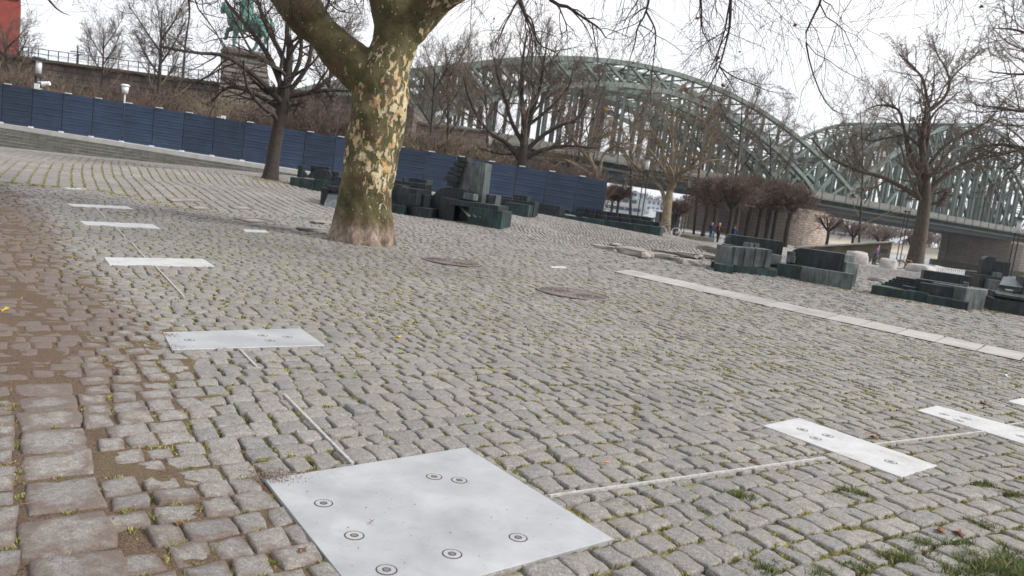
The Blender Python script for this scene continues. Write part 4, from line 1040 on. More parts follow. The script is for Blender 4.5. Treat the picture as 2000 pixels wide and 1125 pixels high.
bl = [(95, 190, 60, 1.0, 'bare thicket beside the tall left lamp post'), (150, 200, 58, 1.1, 'rounded reddish thicket between the two left lamp posts'), (205, 205, 62, .9, 'low thicket right of the small white lamp'), (270, 215, 60, .9, 'olive tinged thicket under the left trees'), (345, 225, 58, .95, 'thicket left of the pedestal foot'), (410, 235, 64, 1.1, 'dark thicket against the railway wall'), (480, 245, 58, 1.05, 'thicket in front of the stone pedestal'), (545, 255, 60, 1.15, 'thicket behind the leaning dark tree'), (600, 262, 56, 1.2, 'brown thicket left of the plane fork'), (650, 270, 58, 1.2, 'brown thicket touching the left of the mottled trunk'), (815, 285, 56, 1.1, 'thicket just right of the mottled trunk'), (870, 300, 54, 1.05, 'wide purple brown thicket before the brick abutment'), (920, 305, 58, 1.05, 'thicket behind the tall stepped sculpture'), (965, 315, 56, .9, 'thicket left of the multi stemmed tree'), (1060, 330, 56, .8, 'thicket right of the multi stemmed tree'), (1105, 340, 56, .85, 'dense thicket above the hoarding near its end'), (-30, 190, 60, 1.1, 'thicket cut by the left edge'), (30, 185, 64, 1.15, 'thicket at the left below the red building'), (740, 275, 62, 1.1, 'thicket hidden mostly behind the mottled trunk')]
b1 = bush('thicket', gb(*bl[0][:3]), 3.0, 3.0, bl[0][4], GB, 81, M['twig_red']); b2 = bush('thicket', gb(*bl[1][:3]), 3.0, 2.7, bl[1][4], GB, 82, M['twig_tan'])
b1.location.z -= .2
for i, (px, py, Y, s_, lb) in enumerate(bl[2:]):
    p = gb(px, py, Y); copy_tree((b1, b2)[(i * 7 // 3) % 2], p, rz=i * 1.3, sc=(s_ * 1.25, s_ * 1.25, s_ * (1.10 + .14 * math.sin(i * 2.1))), label=lb)
# ------------------------------------------------------------------ fountain sculptures
class Sculpt:
    def __init__(s, px, py, label, psi=-.42, off=0.0, cat='sculpture', name='bronze_sculpture', group='bronze block sculptures of the fountain', mat='bronze'):
        p = G(px, py); s.Y = p[1] + off; s.psi = psi; s.mat = mat
        s.e = empty(name, (p[0], s.Y, H(p[0], s.Y)), label, cat, group)
    def blk(s, xa, xb, ytop, ybot, D, dy=0.0, psi=None, mat=None, name='block', bev=.012, ground=False, slant=0.0):
        psi = s.psi if psi is None else psi; Y = s.Y + dy; ym = (ytop + ybot) / 2
        A = P(xa, ym, Y); zt = P(xa, ytop, Y)[2]; zb = P(xa, ybot, Y)[2]
        a = np.array([math.cos(psi), math.sin(psi)]); r = ray(xb, ym + math.tan(ROLL) * (xb - xa))
        # A + L a = t * (rx, 1)
        L = (r[0] * A[1] - A[0]) / (a[0] - r[0] * a[1]); B = A[:2] + a * L
        n_ = np.array([-a[1], a[0]]) * D
        if ground: zb = min(H(*A[:2]), H(*B), H(*(B + n_))) - .12
        if zt < zb + .02: zt = zb + .02
        q = [A[:2], B, B + n_, A[:2] + n_]; zz = [zt, zt + slant * L, zt + slant * L, zt]
        m_ = MB(); m_.hexa([(*p, zb) for p in q] + [(*p, z_) for p, z_ in zip(q, zz)])
        m_.build(name, M[mat or s.mat], s.e, bevel=bev)
        return A, B, zt, a, n_
    def row(s, xa, xb, ytop, ybot, D, n, dy=0.0, alt=.06, gap=.0, psi=None, mat=None, drop=None, name='rib', ground=False):
        """n vertical slabs side by side along the front, alternate ones recessed"""
        drop = (xb - xa) * math.tan(ROLL) if drop is None else drop
        ps = s.psi if psi is None else psi
        for i in range(n):
            f0, f1 = i / n, (i + 1) / n - gap; x0_, x1_ = xa + (xb - xa) * f0, xa + (xb - xa) * f1
            # advance the depth along the front
            dyy = dy + (np.tan(ps) * (P(x0_, ytop, s.Y)[0] - P(xa, ytop, s.Y)[0])) * 1.0
            s.blk(x0_, x1_, ytop + drop * f0, ybot + drop * f0, D, dyy + (alt if i % 2 else 0), psi, mat, name, .006, ground)

# 1 low basin group left of the tree
S = Sculpt(600, 368, 'low green grey base with small post and arched fin, left of the tree', psi=-.22)
S.blk(566, 612, 345, 368, 1.3, ground=True, mat='bronze_green'); S.blk(613, 650, 349, 370, 1.3, -.15, ground=True, mat='bronze_green')
S.blk(581, 590, 322, 346, .25, .3); S.blk(606, 641, 322, 348, .25, .9); S.blk(642, 660, 333, 362, .6, .5); S.blk(650, 662, 345, 375, .8, -.2, ground=True)
def arch_slab(S, pts, thick, dy, name='arch', mat='bronze'):
    Y = S.Y + dy; pl = [P(a, b, Y) for a, b in pts]; mb = MB(); mb.prism(pl, (-math.sin(S.psi) * thick, math.cos(S.psi) * thick, 0)); mb.build(name, M[mat], S.e, bevel=.006)
arch_slab(S, [(598, 346), (605, 338), (616, 332), (630, 330), (642, 333), (647, 339), (647, 352), (598, 347)], .12, .35)
arch_slab(S, [(588, 330), (593, 333), (602, 347), (586, 346)], .12, .3, 'fin')
# 2 dark post and pale ramp
S = Sculpt(640, 403, 'dark blocks with a pale sloping ramp touching the mottled trunk', psi=-.2)
S.blk(626, 640, 366, 400, .7, .3, ground=True); S.blk(638, 664, 362, 372, .7, .3); S.blk(640, 668, 372, 400, .6, .35, ground=True); S.blk(652, 680, 344, 372, .6, .9)
mb = MB(); r4 = [P(631, 404, S.Y - .15), P(660, 406, S.Y - .2), P(664, 380, S.Y + .25), P(641, 378, S.Y + .25)]
mb.prism(r4, (0, .10, -.03)); mb.build('ramp', M['bronze_grey'], S.e, bevel=.005)
# 3 stepped blocks right of trunk
S = Sculpt(830, 425, 'stepped dark boxes immediately right of the mottled trunk', psi=-.3)
S.blk(806, 838, 403, 424, .9, 0, ground=True); S.blk(776, 812, 364, 412, .9, .35, ground=True); S.blk(796, 812, 378, 400, .9, .15); S.blk(812, 828, 378, 410, .5, .5, ground=True)
S.blk(762, 788, 398, 424, .5, .1, ground=True, mat='bronze_green'); S.blk(768, 829, 351, 395, .5, 1.3, ground=True); S.blk(797, 832, 346, 375, .5, 2.2, ground=True); S.blk(826, 842, 378, 405, .6, 1.6, ground=True); S.blk(762, 784, 358, 400, .7, .7, ground=True); S.blk(786, 790, 347, 353, .1, 1.3)
# 4 tall stepped tower
S = Sculpt(975, 445, 'tall slab tower with inverted stair on its left side and an arched hood', psi=-.30)
Y4 = S.Y
S.blk(885, 944, 311, 400, .55, 1.5, name='tower', mat='bronze_grey', bev=.015)
for i, (xa, xb, yt, yb) in enumerate(((893, 912, 305, 314.5), (886, 906, 315, 324), (880, 902, 325, 333), (874, 898, 334, 341.5), (868, 893, 342, 353), (873, 890, 353, 363))):
    S.blk(xa, xb, yt, yb, .6, 1.35, name='step', bev=.008)
S.blk(894, 910, 305, 316, .55, 1.5, name='cap')
# arched hood: half round front to back
def hood(S, px0, px1, ytop, ybot, D, dy, psi, name='hood', mat='bronze', left=True, rr_=.5):
    Y = S.Y + dy; A = P(px0, (ytop + ybot) / 2, Y); zt = P(px0, ytop, Y)[2]; zb = min(P(px0, ybot, Y)[2], H(A[0], A[1]) - .1)
    a = np.array([math.cos(psi), math.sin(psi)]); r = ray(px1, (ytop + ybot) / 2 + math.tan(ROLL) * (px1 - px0)); L = (r[0] * A[1] - A[0]) / (a[0] - r[0] * a[1])
    rad = min(L * rr_, zt - zb - .05); poly = [np.array([*A[:2], zb])]
    for t in np.linspace(math.pi, math.pi / 2, 12): c = A[:2] + a * (rad + rad * math.cos(t)); poly.append(np.array([*c, zt - rad + rad * math.sin(t)]))
    e_ = A[:2] + a * L; poly.append(np.array([*e_, zt])); poly.append(np.array([*e_, zb]))
    mb = MB(); mb.prism(poly, (-a[1] * D, a[0] * D, 0)); mb.build(name, M[mat], S.e, bevel=.01); return A, a, L
hood(S, 842, 904, 361, 426, .9, 1.2, -.3)
S.blk(858, 888, 384, 426, .9, .55, ground=True); S.blk(873, 972, 388, 399, 1.0, .25, name='shelf'); S.blk(888, 918, 399, 434, .6, .8, ground=True)
S.blk(914, 979, 403, 444, .9, 0.0, ground=True, mat='bronze_green'); S.blk(900, 912, 371, 388, .4, .9); S.blk(905, 925, 376, 389, .4, .7, mat='bronze_grey'); S.blk(944, 968, 378, 396, .5, 1.6, ground=True, mat='bronze_grey')
for i in range(4):
    x_ = 900 + i * 11.5; y_ = 402 + i * 1.4; a_ = P(x_, y_, S.Y + .45); b_ = P(x_ + 17, y_ + 21, S.Y - .12)
    mb = MB(); mb.beam(a_, b_, .11, .05); mb.build('fin', M['bronze_grey'], S.e, bevel=.02)
# 5 and 6 low boxes behind
S = Sculpt(1005, 419, 'low dark box group with small top knob right of the tower', psi=-.3)
S.blk(984, 1032, 394, 418, 1.2, ground=True, mat='bronze_green'); S.blk(973, 1042, 386, 412, .8, 1.3, ground=True); S.blk(1002, 1030, 379, 390, .5, 1.5); S.blk(1031, 1043, 392, 420, .4, .4, ground=True); S.blk(976, 1000, 382, 390, .4, 2.2)
S = Sculpt(1075, 421, 'long low dark box alone before the hoarding, right of knobbed group', psi=-.3)
S.blk(1036, 1050, 398, 420, .8, .6, ground=True); S.blk(1050, 1092, 397, 420, .9, 0, ground=True); S.blk(1092, 1104, 404, 421, .7, -.3, psi=.35, ground=True)
# 7 three tiered rows
S = Sculpt(1200, 443, 'long three tiered rows of small bronze cubes right of the hoarding end', psi=-.34); S.Y = 39.3
S.row(1097, 1290, 419.5, 432, .9, 7, .9, .05, ground=True, drop=24, mat='bronze_green'); S.row(1102, 1288, 411, 420, .8, 16, 1.8, .22, ground=True, drop=23); S.row(1128, 1272, 405, 420, .7, 13, 2.7, .25, ground=True, drop=20)
# 8 ribbed block with back slab
S = Sculpt(1440, 535, 'ribbed bronze block on green plinth before a flat topped long slab', psi=-.22)
S.blk(1395, 1432, 514, 534, 1.0, -.1, ground=True, mat='bronze_green'); S.blk(1433, 1518, 517, 536, 1.0, .25, psi=.05, ground=True, mat='bronze_green'); S.blk(1389, 1402, 510, 524, .6, .6, ground=True, mat='bronze_green')
S.row(1412, 1506, 480, 516, .75, 9, .35, .035, drop=8, psi=0.0, mat='bronze_grey'); S.blk(1408, 1430, 476, 516, .6, .7)
S.blk(1420, 1528, 457, 500, .35, 1.9, psi=-.1, ground=True, name='slab'); S.blk(1417, 1427, 461, 482, .5, 1.7); S.blk(1504, 1526, 496, 516, .45, .8, psi=0, mat='bronze_grey')
for x_ in (1454, 1464, 1475): S.blk(x_, x_ + 8, 473 + (x_ - 1454) * .1, 481 + (x_ - 1454) * .1, .12, .6, psi=0, mat='bronze_grey', name='knob', bev=.003)
# 9 round ended hood with comb front
S = Sculpt(1560, 545, 'round ended dark bronze hood above a comb of upright slabs', psi=-.42)
S.blk(1516, 1586, 513, 542, .9, .15, ground=True, mat='bronze_green')
hood(S, 1537, 1646, 480, 532, .55, .75, -.42, rr_=.26)
S.blk(1537, 1552, 490, 500, .3, .55, mat='bronze_grey'); S.blk(1536, 1552, 499, 512, .35, .5, mat='bronze_grey'); S.blk(1648, 1667, 497, 532, .40, .28, psi=.55, ground=True, mat='bronze_grey'); S.blk(1652, 1676, 512, 535, .5, .12, psi=.5, ground=True, mat='bronze_grey')
S.row(1588, 1682, 524, 546, .42, 6, -.30, .0, .42, psi=-.30, drop=14, ground=True, mat='bronze_grey')
# 10 big ship-like group at right
S = Sculpt(1800, 590, 'large dark tiered sculpture with stepped prow and green plinth at right', psi=-.55)
for xa, xb, yt, yb, dy, mt in ((1702, 1738, 556, 572, .55, 'bronze_green'), (1736, 1770, 562, 580, .35, 'bronze_green'), (1768, 1812, 566, 590, .15, 'bronze_green'), (1808, 1862, 576, 602, -.2, 'bronze_green'), (1858, 1890, 585, 606, -.6, 'bronze')):
    S.blk(xa, xb, yt, yb, .75, dy, ground=True, mat=mt)
for i in range(5): S.blk(1720 + i * 7, 1790, 553 - i * 3.4, 566, .3, 1.25, name='step', bev=.004)
S.blk(1760, 1862, 541, 580, .35, 1.2, psi=-.45); S.blk(1784, 1886, 543, 590, .45, .75, psi=-.6, ground=True); S.blk(1793, 1868, 551, 585, .4, .3, mat='bronze'); S.blk(1764, 1792, 558, 570, .3, .5, psi=-.3)
S.blk(1884, 1924, 562, 604, .9, -.35, psi=.42, ground=True, mat='bronze_grey', name='end_block'); S.blk(1804, 1898, 527, 548, .4, 2.3, psi=-.3, ground=True); S.blk(1880, 1892, 550, 558, .15, .4, mat='bronze_grey', name='knob')  # end block takes the paler bronze, its lit side put into the colour
# 11 rounded upright
S = Sculpt(1935, 565, 'upright bronze stele with rounded top behind the large tiered sculpture', psi=-.2)
S.blk(1913, 1958, 536, 566, 1.0, .1, ground=True); S.blk(1897, 1920, 530, 545, .8, 1.3, ground=True); hood(S, 1918, 1941, 499, 545, .45, .8, -.2, name='stele', rr_=.5); S.blk(1941, 1971, 509, 546, .6, 1.0, ground=True); S.blk(1938, 1958, 531, 542, .4, .5, mat='bronze_grey'); S.blk(1930, 1956, 545, 568, .8, -.3, ground=True, mat='bronze_grey')
# 12 bench like block cut by the frame
S = Sculpt(1960, 610, 'dark block with pale sloping seat cut by the right edge', psi=-.35)
S.blk(1937, 2070, 582, 612, 1.1, -.1, ground=True); S.blk(1942, 2070, 569, 584, .8, .3, mat='bronze'); S.blk(1995, 2070, 540, 600, .8, .2, ground=True)
mb = MB(); r4 = [P(1944, 572, S.Y - .1), P(2010, 584, S.Y - .3), P(2010, 574, S.Y + .5), P(1948, 564, S.Y + .5)]; mb.prism(r4, (0, .03, -.06)); mb.build('seat', M['bronze_grey'], S.e)
mb = MB(); r4 = [P(1952, 556, S.Y + .3), P(1998, 562, S.Y + .1), P(1998, 541, S.Y + 1.1), P(1960, 540, S.Y + 1.1)]; mb.prism(r4, (0, .05, -.08)); mb.build('slanted_slab', M['bronze_grey'], S.e)

# ------------------------------------------------------------------ stones
def rock(name, p, sx, sy, sz, label, group, seed, mat='kerbstone', flat=True, rz=0.0):
    rng = np.random.default_rng(seed); e = None
    import bmesh
    bm = bmesh.new(); bmesh.ops.create_cube(bm, size=2); bmesh.ops.subdivide_edges(bm, edges=bm.edges, cuts=6, use_grid_fill=True)
    for v in bm.verts:
        c = np.array(v.co); n_ = c / np.linalg.norm(c); k_ = .28 if flat else .5
        c = c * (1 - k_) + n_ * 1.15 * k_
        nz_ = vnoise(c * 1.3 + seed * 3.1) * (.16 if flat else .17) + vnoise(c * 3.4 + seed) * .06; c = c * (1 + nz_)
        v.co = (c[0] * sx, c[1] * sy, c[2] * sz)
    me = bpy.data.meshes.new(name); bm.to_mesh(me); bm.free()
    o = link(name, me, M[mat], None, not flat); o.location = (float(p[0]), float(p[1]), float(H(p[0], p[1]) + sz * (.5 if flat else .55))); o.rotation_euler = (0, 0, rz)
    setp(o, label, 'stone' if flat else 'boulder', group); return o
GR = 'flat stones lying in the fountain basin'
for i, (px, py, wpx, dm, hm, lb) in enumerate([(1181, 486, 50, .28, .10, 'thin flat stone, leftmost in the basin'), (1232, 490, 56, .35, .12, 'flat stone behind the long dark edged one'), (1240, 499, 66, .30, .16, 'long thick flat stone with dark front edge'), (1300, 494, 40, .25, .09, 'small thin stone high in the middle of the basin'), (1296, 506, 54, .30, .16, 'square pale stone block nearest the slab path'), (1342, 499, 54, .25, .10, 'thin layered stone in the middle right of the basin'), (1346, 517, 42, .26, .13, 'small pale stone block lowest in the basin'), (1384, 489, 40, .25, .14, 'tilted dark stone close to the ribbed sculpture'), (1383, 502, 36, .22, .08, 'thin stone shard beside the ribbed sculpture'), (1205, 480, 30, .2, .07, 'narrow stone sliver at the back of the basin'), (1716, 549, 34, .25, .10, 'half sunk stone left of the stepped prow'), (1740, 554, 40, .4, .05, 'low white water worn stone by the prow'), (627, 436, 30, .3, .05, 'low dark stone left of the tree foot'), (612, 450, 44, .3, .05, 'sunken edge stone just left of the tree foot')]):
    p = G(px, py); s_ = wpx / F * p[1] / 2; rock('flat_stone', p, s_ * .98, dm, hm * .7, lb, GR, 100 + i, rz=-.3 + .45 * math.sin(i * 2.3))
GBd = 'pale granite boulders on the promenade edge'
for i, (px, py, wpx, hpx, lb) in enumerate([(1672, 515, 36, 26, 'tall rounded boulder right of the round ended hood'), (1733, 524, 38, 21, 'broad pale boulder between cyclist and leaning bicycle'), (1796, 532, 46, 17, 'low long pale boulder in front of the river plane foot'), (1826, 532, 26, 14, 'small pale boulder left of the white railing')]):
    p = G(px, py); s_ = wpx / F * p[1] / 2; rock('boulder', p, s_, s_ * .8, hpx / F * p[1] / 1.7, lb, GBd, 140 + i, 'boulder', False, i * 1.1)

# ------------------------------------------------------------------ grass and moss in the joints
def blades(name, cen, n_per, hgt, spread, mat, rng, label=None, cat='grass', wid=.0022, lean=.5):
    k = len(cen) * n_per; c = np.repeat(cen, n_per, 0); t = rng.uniform(0, 2 * np.pi, k); r = np.abs(rng.normal(0, spread, k))
    x = c[:, 0] + r * np.cos(t); y = c[:, 1] + r * np.sin(t); z = H(x, y) - .014
    h = hgt * rng.uniform(.4, 1.2, k) * (c[:, 2] if c.shape[1] > 2 else 1); a = rng.uniform(0, 2 * np.pi, k); ln = h * rng.uniform(0, lean * 1.6, k); la = rng.uniform(0, 2 * np.pi, k); w_ = wid * rng.uniform(.7, 1.6, k)
    b0 = np.stack([x - w_ * np.cos(a), y - w_ * np.sin(a), z], 1); b1 = np.stack([x + w_ * np.cos(a), y + w_ * np.sin(a), z], 1)
    m0 = np.stack([x - w_ * .7 * np.cos(a) + ln * .4 * np.cos(la), y - w_ * .7 * np.sin(a) + ln * .4 * np.sin(la), z + h * .6], 1)
    m1 = np.stack([x + w_ * .7 * np.cos(a) + ln * .4 * np.cos(la), y + w_ * .7 * np.sin(a) + ln * .4 * np.sin(la), z + h * .6], 1)
    tp = np.stack([x + ln * np.cos(la), y + ln * np.sin(la), z + h * .95], 1)
    V = np.stack([b0, b1, m1, m0, tp], 1).reshape(-1, 3); o_ = np.arange(k)[:, None] * 5
    Q = np.concatenate([o_ + [0, 1, 2], o_ + [0, 2, 3], o_ + [3, 2, 4]], 0)
    o = npmesh(name, V, Q, M[mat], tri=True); setp(o, label, cat, kind='stuff'); return o
rg = np.random.default_rng(77)
# joint midpoints = edges of the setts
Sx = allS; cen = Sx.mean(1); rr_ = np.hypot(cen[:, 0], cen[:, 1])
mid_ = np.concatenate([(Sx[:, i] + Sx[:, (i + 1) % 4]) / 2 + ((Sx[:, i] + Sx[:, (i + 1) % 4]) / 2 - cen) * .06 for i in range(4)]); rm = np.tile(rr_, 4)
u, v = UV(mid_[:, 0], mid_[:, 1])
dens = .36 + .35 * sm((u - .2) / 2) + .25 * vnoise(mid_ * .8) + .22 * vnoise(mid_ * 3)
nearR = np.exp(-((mid_[:, 0] - 2.4) / 1.0) ** 2 - ((mid_[:, 1] - 3.0) / .8) ** 2)
dens += .5 * nearR; dens *= np.clip(1 - dirtf(mid_[:, 0], mid_[:, 1]) * .9, .1, 1)
near = (rm < 6.5) & (rg.random(len(mid_)) < dens)
far_ = (rm >= 6.5) & (rm < 22) & (rg.random(len(mid_)) < (dens * .8 + .02) * sm((19 - rm) / 9))
def jit(c, s): return c + rg.normal(0, s, c.shape)
blades('moss_tufts', jit(mid_[near], .006), 52, .017, .020, 'grass', rg, 'short yellow green moss and grass growing in the cobble joints nearby', wid=.0016, lean=1.1)
blades('joint_moss', jit(mid_[far_], .006), 18, .020, .026, 'grass', rg, 'thin moss lines between the cobbles farther away', wid=.0045, lean=1.1)
k_ = 420; gc = G(1985, 1118); cl = np.stack([gc[0] + rg.normal(0, .17, k_) + .1, gc[1] + rg.normal(0, .10, k_) - .02, rg.uniform(.5, 1.2, k_)], 1)
ext = [G(*q) for q in ((1905, 1020), (1930, 1030), (1760, 1088), (1600, 1118), (1740, 1085), (1670, 1108), (1975, 965), (1925, 945), (1500, 1110), (1440, 965), (1880, 1060), (1800, 1060), (1660, 960))]
ex = np.concatenate([np.stack([e_[0] + rg.normal(0, .035, 16), e_[1] + rg.normal(0, .022, 16), rg.uniform(.3, .75, 16)], 1) for e_ in ext])
blades('grass_patch', np.concatenate([cl, ex]), 30, .052, .02, 'lush', rg, 'green grass clumps in the lower right corner', wid=.0018, lean=1.0)
# moss along the curved kerb and by the linden and the sculptures
ed = []
for a_, b_ in zip([(0, 357), (60, 361), (120, 366), (200, 373), (260, 386), (330, 402)], [(60, 361), (120, 366), (200, 373), (260, 386), (330, 402), (420, 415)]):
    for t in np.linspace(0, 1, 60): q = G(a_[0] + (b_[0] - a_[0]) * t, a_[1] + (b_[1] - a_[1]) * t); ed.append((q[0] + rg.normal(0, .05), q[1] + rg.normal(0, .12), rg.uniform(.5, 1.3)))
blades('kerb_grass', np.array(ed)[::2], 14, .035, .09, 'grass', rg, 'mossy grass fringe along the curved kerb', wid=.007, lean=1)
ed = []
for (x1_, y1_, x2_, y2_, sp_) in ((1600, 556, 1720, 575, .35), (1700, 575, 1890, 612, .12), (1905, 605, 1960, 612, .15), (500, 348, 520, 352, .3), (535, 353, 548, 356, .3)):
    for t in np.linspace(0, 1, 70): q = G(x1_ + (x2_ - x1_) * t, y1_ + (y2_ - y1_) * t); ed.append((q[0] + rg.normal(0, sp_), q[1] + rg.normal(0, sp_), rg.uniform(.5, 1.2)))
blades('basin_moss', np.array(ed), 10, .045, .06, 'grass', rg, 'yellowish moss between setts beside the right sculptures', wid=.007, lean=1)

# lawn wedge, low wall and kiosk near the parked bicycle
lw = MB(); a_ = P(1330, 456, 70); L4 = [P(1318, 451, 66), P(1352, 458, 66), P(1345, 449, 80), P(1318, 446, 80)]
lp = [(p[0], p[1], H(p[0], p[1])) for p in L4]; lw.hexa([(x, y, z - .2) for x, y, z in lp] + [(x, y, z + .12) for x, y, z in lp])
setp(lw.build('lawn', M['lush']), kind='structure')
wl_ = MB(); p0 = P(1322, 457, 66); p1 = P(1392, 470, 68); p0[2] = H(p0[0], p0[1]); p1[2] = H(p1[0], p1[1]); wl_.beam(p0 + [0, 0, .1], p1 + [0, 0, .1], .4, .5)
setp(wl_.build('low_wall', M['rampwall'], bevel=.03), 'low dark wall edging the small lawn behind the bicycle', 'wall')
ke = empty('kiosk', gb(1308, 450, 78), 'dark boxy kiosk behind the pale trunk and bicycle', 'kiosk')
def boxpx(mbx, x0_, x1_, yt, yb, Y, D, psi=0.0):
    ym = (yt + yb) / 2; A_ = P(x0_, ym, Y); zt = P(x0_, yt, Y)[2]; zb = P(x0_, yb, Y)[2]; a = np.array([math.cos(psi), math.sin(psi)])
    r = ray(x1_, ym + math.tan(ROLL) * (x1_ - x0_)); L_ = (r[0] * A_[1] - A_[0]) / (a[0] - r[0] * a[1]); n_ = np.array([-a[1], a[0]]) * D; B_ = A_[:2] + a * L_
    q = [A_[:2], B_, B_ + n_, A_[:2] + n_]; mbx.hexa([(*p, zb) for p in q] + [(*p, zt) for p in q])
mb = MB(); boxpx(mb, 1287, 1327, 413, 447, 78, 2.4); mb.build('body', M['dark'], ke); mb = MB(); boxpx(mb, 1285, 1329, 411, 413.5, 77.7, 3.0); mb.build('roof', M['galv'], ke); mb = MB(); boxpx(mb, 1318, 1325, 424, 450, 77.9, .08); mb.build('door', M['green_dark'], ke)

# ramp wall with white handrail
mb = MB(); Yr = 72; bs = [(1590, 482), (1743, 475)]; A_ = P(1560, 486, Yr); B_ = P(1743, 474, Yr)
gz_ = -1.2; mb.prism([(A_[0], Yr, gz_), (B_[0], Yr, gz_), (B_[0], Yr, B_[2]), (A_[0], Yr, A_[2])], (0, .5, 0))
re = empty('ramp_wall', (A_[0], Yr, gz_), 'mossy dark wedge wall of a ramp rising to the right behind boulders', 'wall'); mb.build('wall', M['rampwall'], re, bevel=.02)
mb = MB(); mb.beam([A_[0] - .3, Yr + .1, A_[2] + .08], [B_[0] + .05, Yr + .1, B_[2] + .08], .7, .12); mb.build('coping', M['kerbstone'], re)
hr = MB(); q0 = P(1738, 473, Yr + .2); q1 = P(1772, 463, Yr + .2); hr.beam(q0, q1, .12, .22)
hr.build('handrail', M['white'], re)
wd = MB(); boxpx(wd, 1722, 1734, 485, 492, Yr - .04, .06); wd.build('hatch', M['dark'], re)
# white railing by the quay
we = empty('quay_railing', gb(1865, 535, 58), 'short white barred railing right of the boulders', 'railing')
mb = MB(); n_ = 17
A_ = P(1828, 521, 58); B_ = P(1893, 530, 58); hh = .52
mb.beam(A_, B_, .06, .06); A2 = A_ - [0, 0, hh]; B2 = B_ - [0, 0, hh]; mb.beam(A2, B2, .06, .06)
mb.build('rails', M['white'], we)
mb = MB()
for i in range(n_): t = i / (n_ - 1); p = A_ + (B_ - A_) * t; mb.beam(p, p - [0, 0, hh + (.25 if i % 8 == 0 else 0)], .05)
mb.build('bars', M['white'], we)
we = empty('white_barrier', gb(1409, 470, 66), 'small white frame barrier beside the walking people', 'barrier')
A_ = P(1411, 463, 66); B_ = P(1420, 464, 66)
for q in (A_, B_): mb = MB(); mb.beam(q, q - [0, 0, .75], .06); mb.build('leg', M['white'], we)
mb = MB(); mb.beam(A_, B_, .06); mb.build('rail', M['white'], we)

# ------------------------------------------------------------------ street lamps
def lamp(px, pyb, pyt, Y, label, kind='drum', fence=False):
    b = P(px, pyb, Y); tp = P(px + (pyb - pyt) * .13, pyt, Y); base = np.array([b[0], Y, H(b[0], Y)]); e = empty('street_lamp', base, label, 'street lamp', 'lamp posts around the square')
    k = (tp[2] - base[2]); mb = MB()
    if kind == 'drum':
        for sx in (-.16, .16): mb.cyl(base + [sx, 0, 0], base + [sx, 0, k - 1.1], .045, .045, 8)
        mb.build('post', M['dark'], e); g_ = MB(); g_.cyl(base + [0, 0, k - 1.0], base + [0, 0, k - .12], .17, .17, 16); g_.build('lamp_glass', M['lampglass'], e, True)
        c_ = MB(); c_.cyl(base + [0, 0, k - .12], base + [0, 0, k], .45, .38, 16); c_.build('cap', M['dark'], e); r_ = MB(); r_.cyl(base + [0, 0, k - 1.25], base + [0, 0, k - 1.15], .28, .28, 16); r_.build('collar', M['dark'], e)
    else:
        mb.cyl(base, base + [0, 0, k - .6], .06, .05, 10); mb.build('post', M['galv'], e); g_ = MB(); g_.cyl(base + [0, 0, k - .6], base + [0, 0, k - .1], .18, .22, 12); g_.build('lamp_glass', M['lampglass'], e, True)
        c_ = MB(); c_.cyl(base + [0, 0, k - .1], base + [0, 0, k], .30, .20, 12); c_.build('cap', M['galv'], e)
    return e, base, k
e, b_, k_ = lamp(73, 181, 113, 50, 'tall lamp post with drum head and side arm above the hoarding, at left')
mb = MB(); mb.beam(b_ + [0, 0, k_ - 1.5], b_ + [.55, 0, k_ - 1.45], .08); mb.cyl(b_ + [.3, 0, k_ - 1.62], b_ + [.75, 0, k_ - 1.5], .16, .12, 10); mb.build('side_lamp', M['white'], e)
mb = MB(); c0 = P(72, 170, 49.8); mb.box(c0, (.16, .03, .22)); mb.build('notice', M['white'], e)
lamp(243, 200, 165, 52, 'small white topped lamp behind the hoarding under the slender tree', 'ball')
lamp(1250, 418, 306, 62, 'slender twin post drum lamp left of the pale trunk')
lamp(1332, 455, 348, 86, 'distant drum lamp before the bridge deck')
lamp(1752, 520, 386, 70, 'drum lamp post between boulders and river plane')
lamp(1974, 520, 424, 55, 'drum lamp post near the right edge before the pier')
# white signboard on the bank
se = empty('signboard', gb(435, 250, 46), 'small white signboard on a pole above the hoarding', 'sign'); c0 = P(436, 235, 46)
mb = MB(); mb.cyl([c0[0], 46.05, H(c0[0], 46)], [c0[0], 46.05, c0[2]], .03, .03, 8); mb.build('pole', M['galv'], se); mb = MB(); mb.box([c0[0], 46, c0[2]], (.13, .02, .27)); mb.build('board', M['white'], se); mb = MB(); mb.box([c0[0], 45.97, c0[2] + .02], (.035, .006, .14)); mb.build('marking', M['dark'], se)

